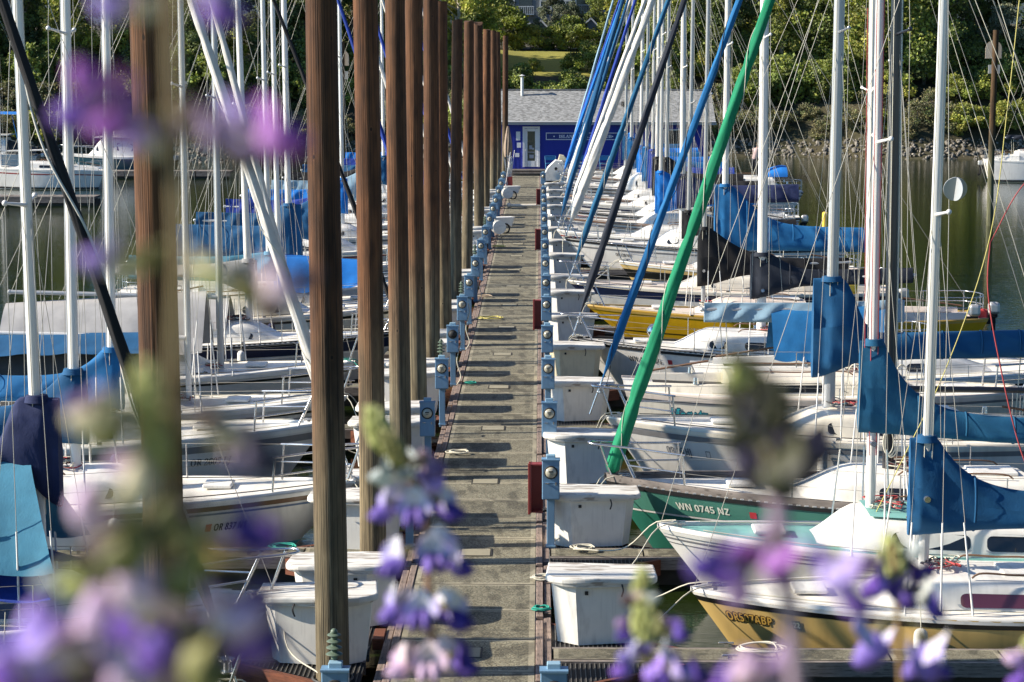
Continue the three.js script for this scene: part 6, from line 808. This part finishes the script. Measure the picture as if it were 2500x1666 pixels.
  lupine('slim purple and white lupine in front of the walkway', 1.2, [[872, 940], [900, 1010], [935, 1080], [980, 1200], [985, 1380], [1000, 1620]], 17, C(0.23, 0.12, 0.07), [
    [870, 985, 95, 20, 'bud', 1], [905, 1030, 80, 30, 'olive', 1], [930, 1060, 60, 0, 'brown'], [880, 1085, 75, 200, 'pale'], [990, 1085, 80, 30, 'mauve'], [960, 1060, 60, 60, 'brown'],
    [985, 1110, 80, 20, 'lilac']], [[945, 1085, 50, 70, 5, 'pale', 'mauve', 0.4], [958, 1160, 78, 88, 5, 'bi', 'bid', 0.3], [972, 1283, 82, 92, 5, 'bi', 'bid', 0.1], [980, 1402, 80, 90, 5, 'bi', 'bid', 0.35], [990, 1525, 80, 92, 5, 'pink', 'deep', 0.2], [1000, 1640, 74, 95, 5, 'bi', 'violet', 0.6]]);
  lupine('short lupine tip with lime buds before the front dock box', 1.05, [[1478, 1330], [1485, 1420], [1490, 1500], [1495, 1640]], 16, C(0.2, 0.2, 0.06), [
    [1478, 1350, 80, 0, 'bud', 1], [1480, 1420, 95, 0, 'bud', 1], [1450, 1380, 50, 160, 'brown'], [1495, 1375, 45, 20, 'pale'], [1440, 1430, 60, 180, 'mauve'], [1440, 1455, 60, 190, 'deep'], [1510, 1440, 60, -20, 'olive'], [1540, 1435, 65, 20, 'mauve'], [1560, 1455, 60, -10, 'deep'], [1450, 1505, 70, 190, 'white'], [1480, 1490, 60, 80, 'lilac'], [1530, 1500, 70, -30, 'white'], [1435, 1535, 70, 200, 'violet'], [1500, 1545, 80, -60, 'violet'], [1560, 1540, 75, -10, 'lilac'], [1600, 1545, 75, -15, 'deep'], [1530, 1570, 70, 220, 'deep']]);
  lupine('blurred lupine with a dark bud standing before the white boats', 0.52, [[1775, 1040], [1785, 1090], [1792, 1200], [1815, 1400], [1835, 1680]], 44, C(0.30, 0.22, 0.28), [
    [1725, 930, 215, 12, 'dolive', 1], [1745, 1010, 215, 5, 'dusk', 1], [1775, 985, 200, -5, 'dolive', 1], [1850, 1040, 150, 20, 'dusk'], [1830, 1060, 130, -30, 'dusk'], [1795, 1085, 150, -60, 'dolive'], [1700, 870, 80, 130, 'bud'], [1865, 1010, 110, 50, 'dusk'], [1700, 1000, 110, 200, 'dolive'], [1760, 1060, 150, -80, 'dolive'],
    [1640, 1290, 130, 190, 'deep'], [1680, 1310, 130, 200, 'violet'], [1730, 1270, 140, 170, 'magenta'], [1790, 1290, 120, -80, 'magenta'], [1700, 1350, 110, 240, 'mauve'], [1900, 1290, 140, 0, 'deep'], [1925, 1320, 120, -70, 'lilac'], [1960, 1370, 130, -30, 'violet'], [1980, 1300, 110, 40, 'mauve'], [1770, 1240, 90, 100, 'mauve'],
    [1715, 1545, 120, 90, 'pink'], [1790, 1530, 120, 80, 'mauve'], [1660, 1590, 120, 200, 'violet'], [1780, 1590, 130, -60, 'dusk']]);
  lupine('small violet lupine in front of the golden boat', 1.1, [[2050, 1250], [2060, 1330], [2064, 1450], [2072, 1640]], 13, C(0.25, 0.15, 0.06), [
    [2052, 1290, 110, 5, 'bud', 1], [2095, 1270, 70, 50, 'pale'], [2020, 1340, 90, 200, 'violet'], [2060, 1345, 80, -80, 'deep'], [2110, 1315, 90, 20, 'deep'], [2130, 1370, 85, -30, 'pale'], [2145, 1395, 75, -30, 'deep'], [2085, 1370, 80, -60, 'deep'], [2030, 1300, 60, 150, 'bud'], [2000, 1480, 130, 235, 'bi'], [2030, 1475, 90, -70, 'bi'], [2135, 1505, 130, -70, 'bi'], [2105, 1520, 100, 230, 'bi'], [2150, 1530, 90, -30, 'bid']]);
  lupine('pink violet lupine edge peeking in at the lower right corner', 1.0, [[2400, 1450], [2405, 1550], [2410, 1650]], 15, C(0.2, 0.2, 0.06), [[2340, 1510, 70, 170, 'pink'], [2350, 1560, 80, 190, 'violet'], [2400, 1480, 80, 90, 'bud', 1]]);
}
renderer.render(scene, camera);
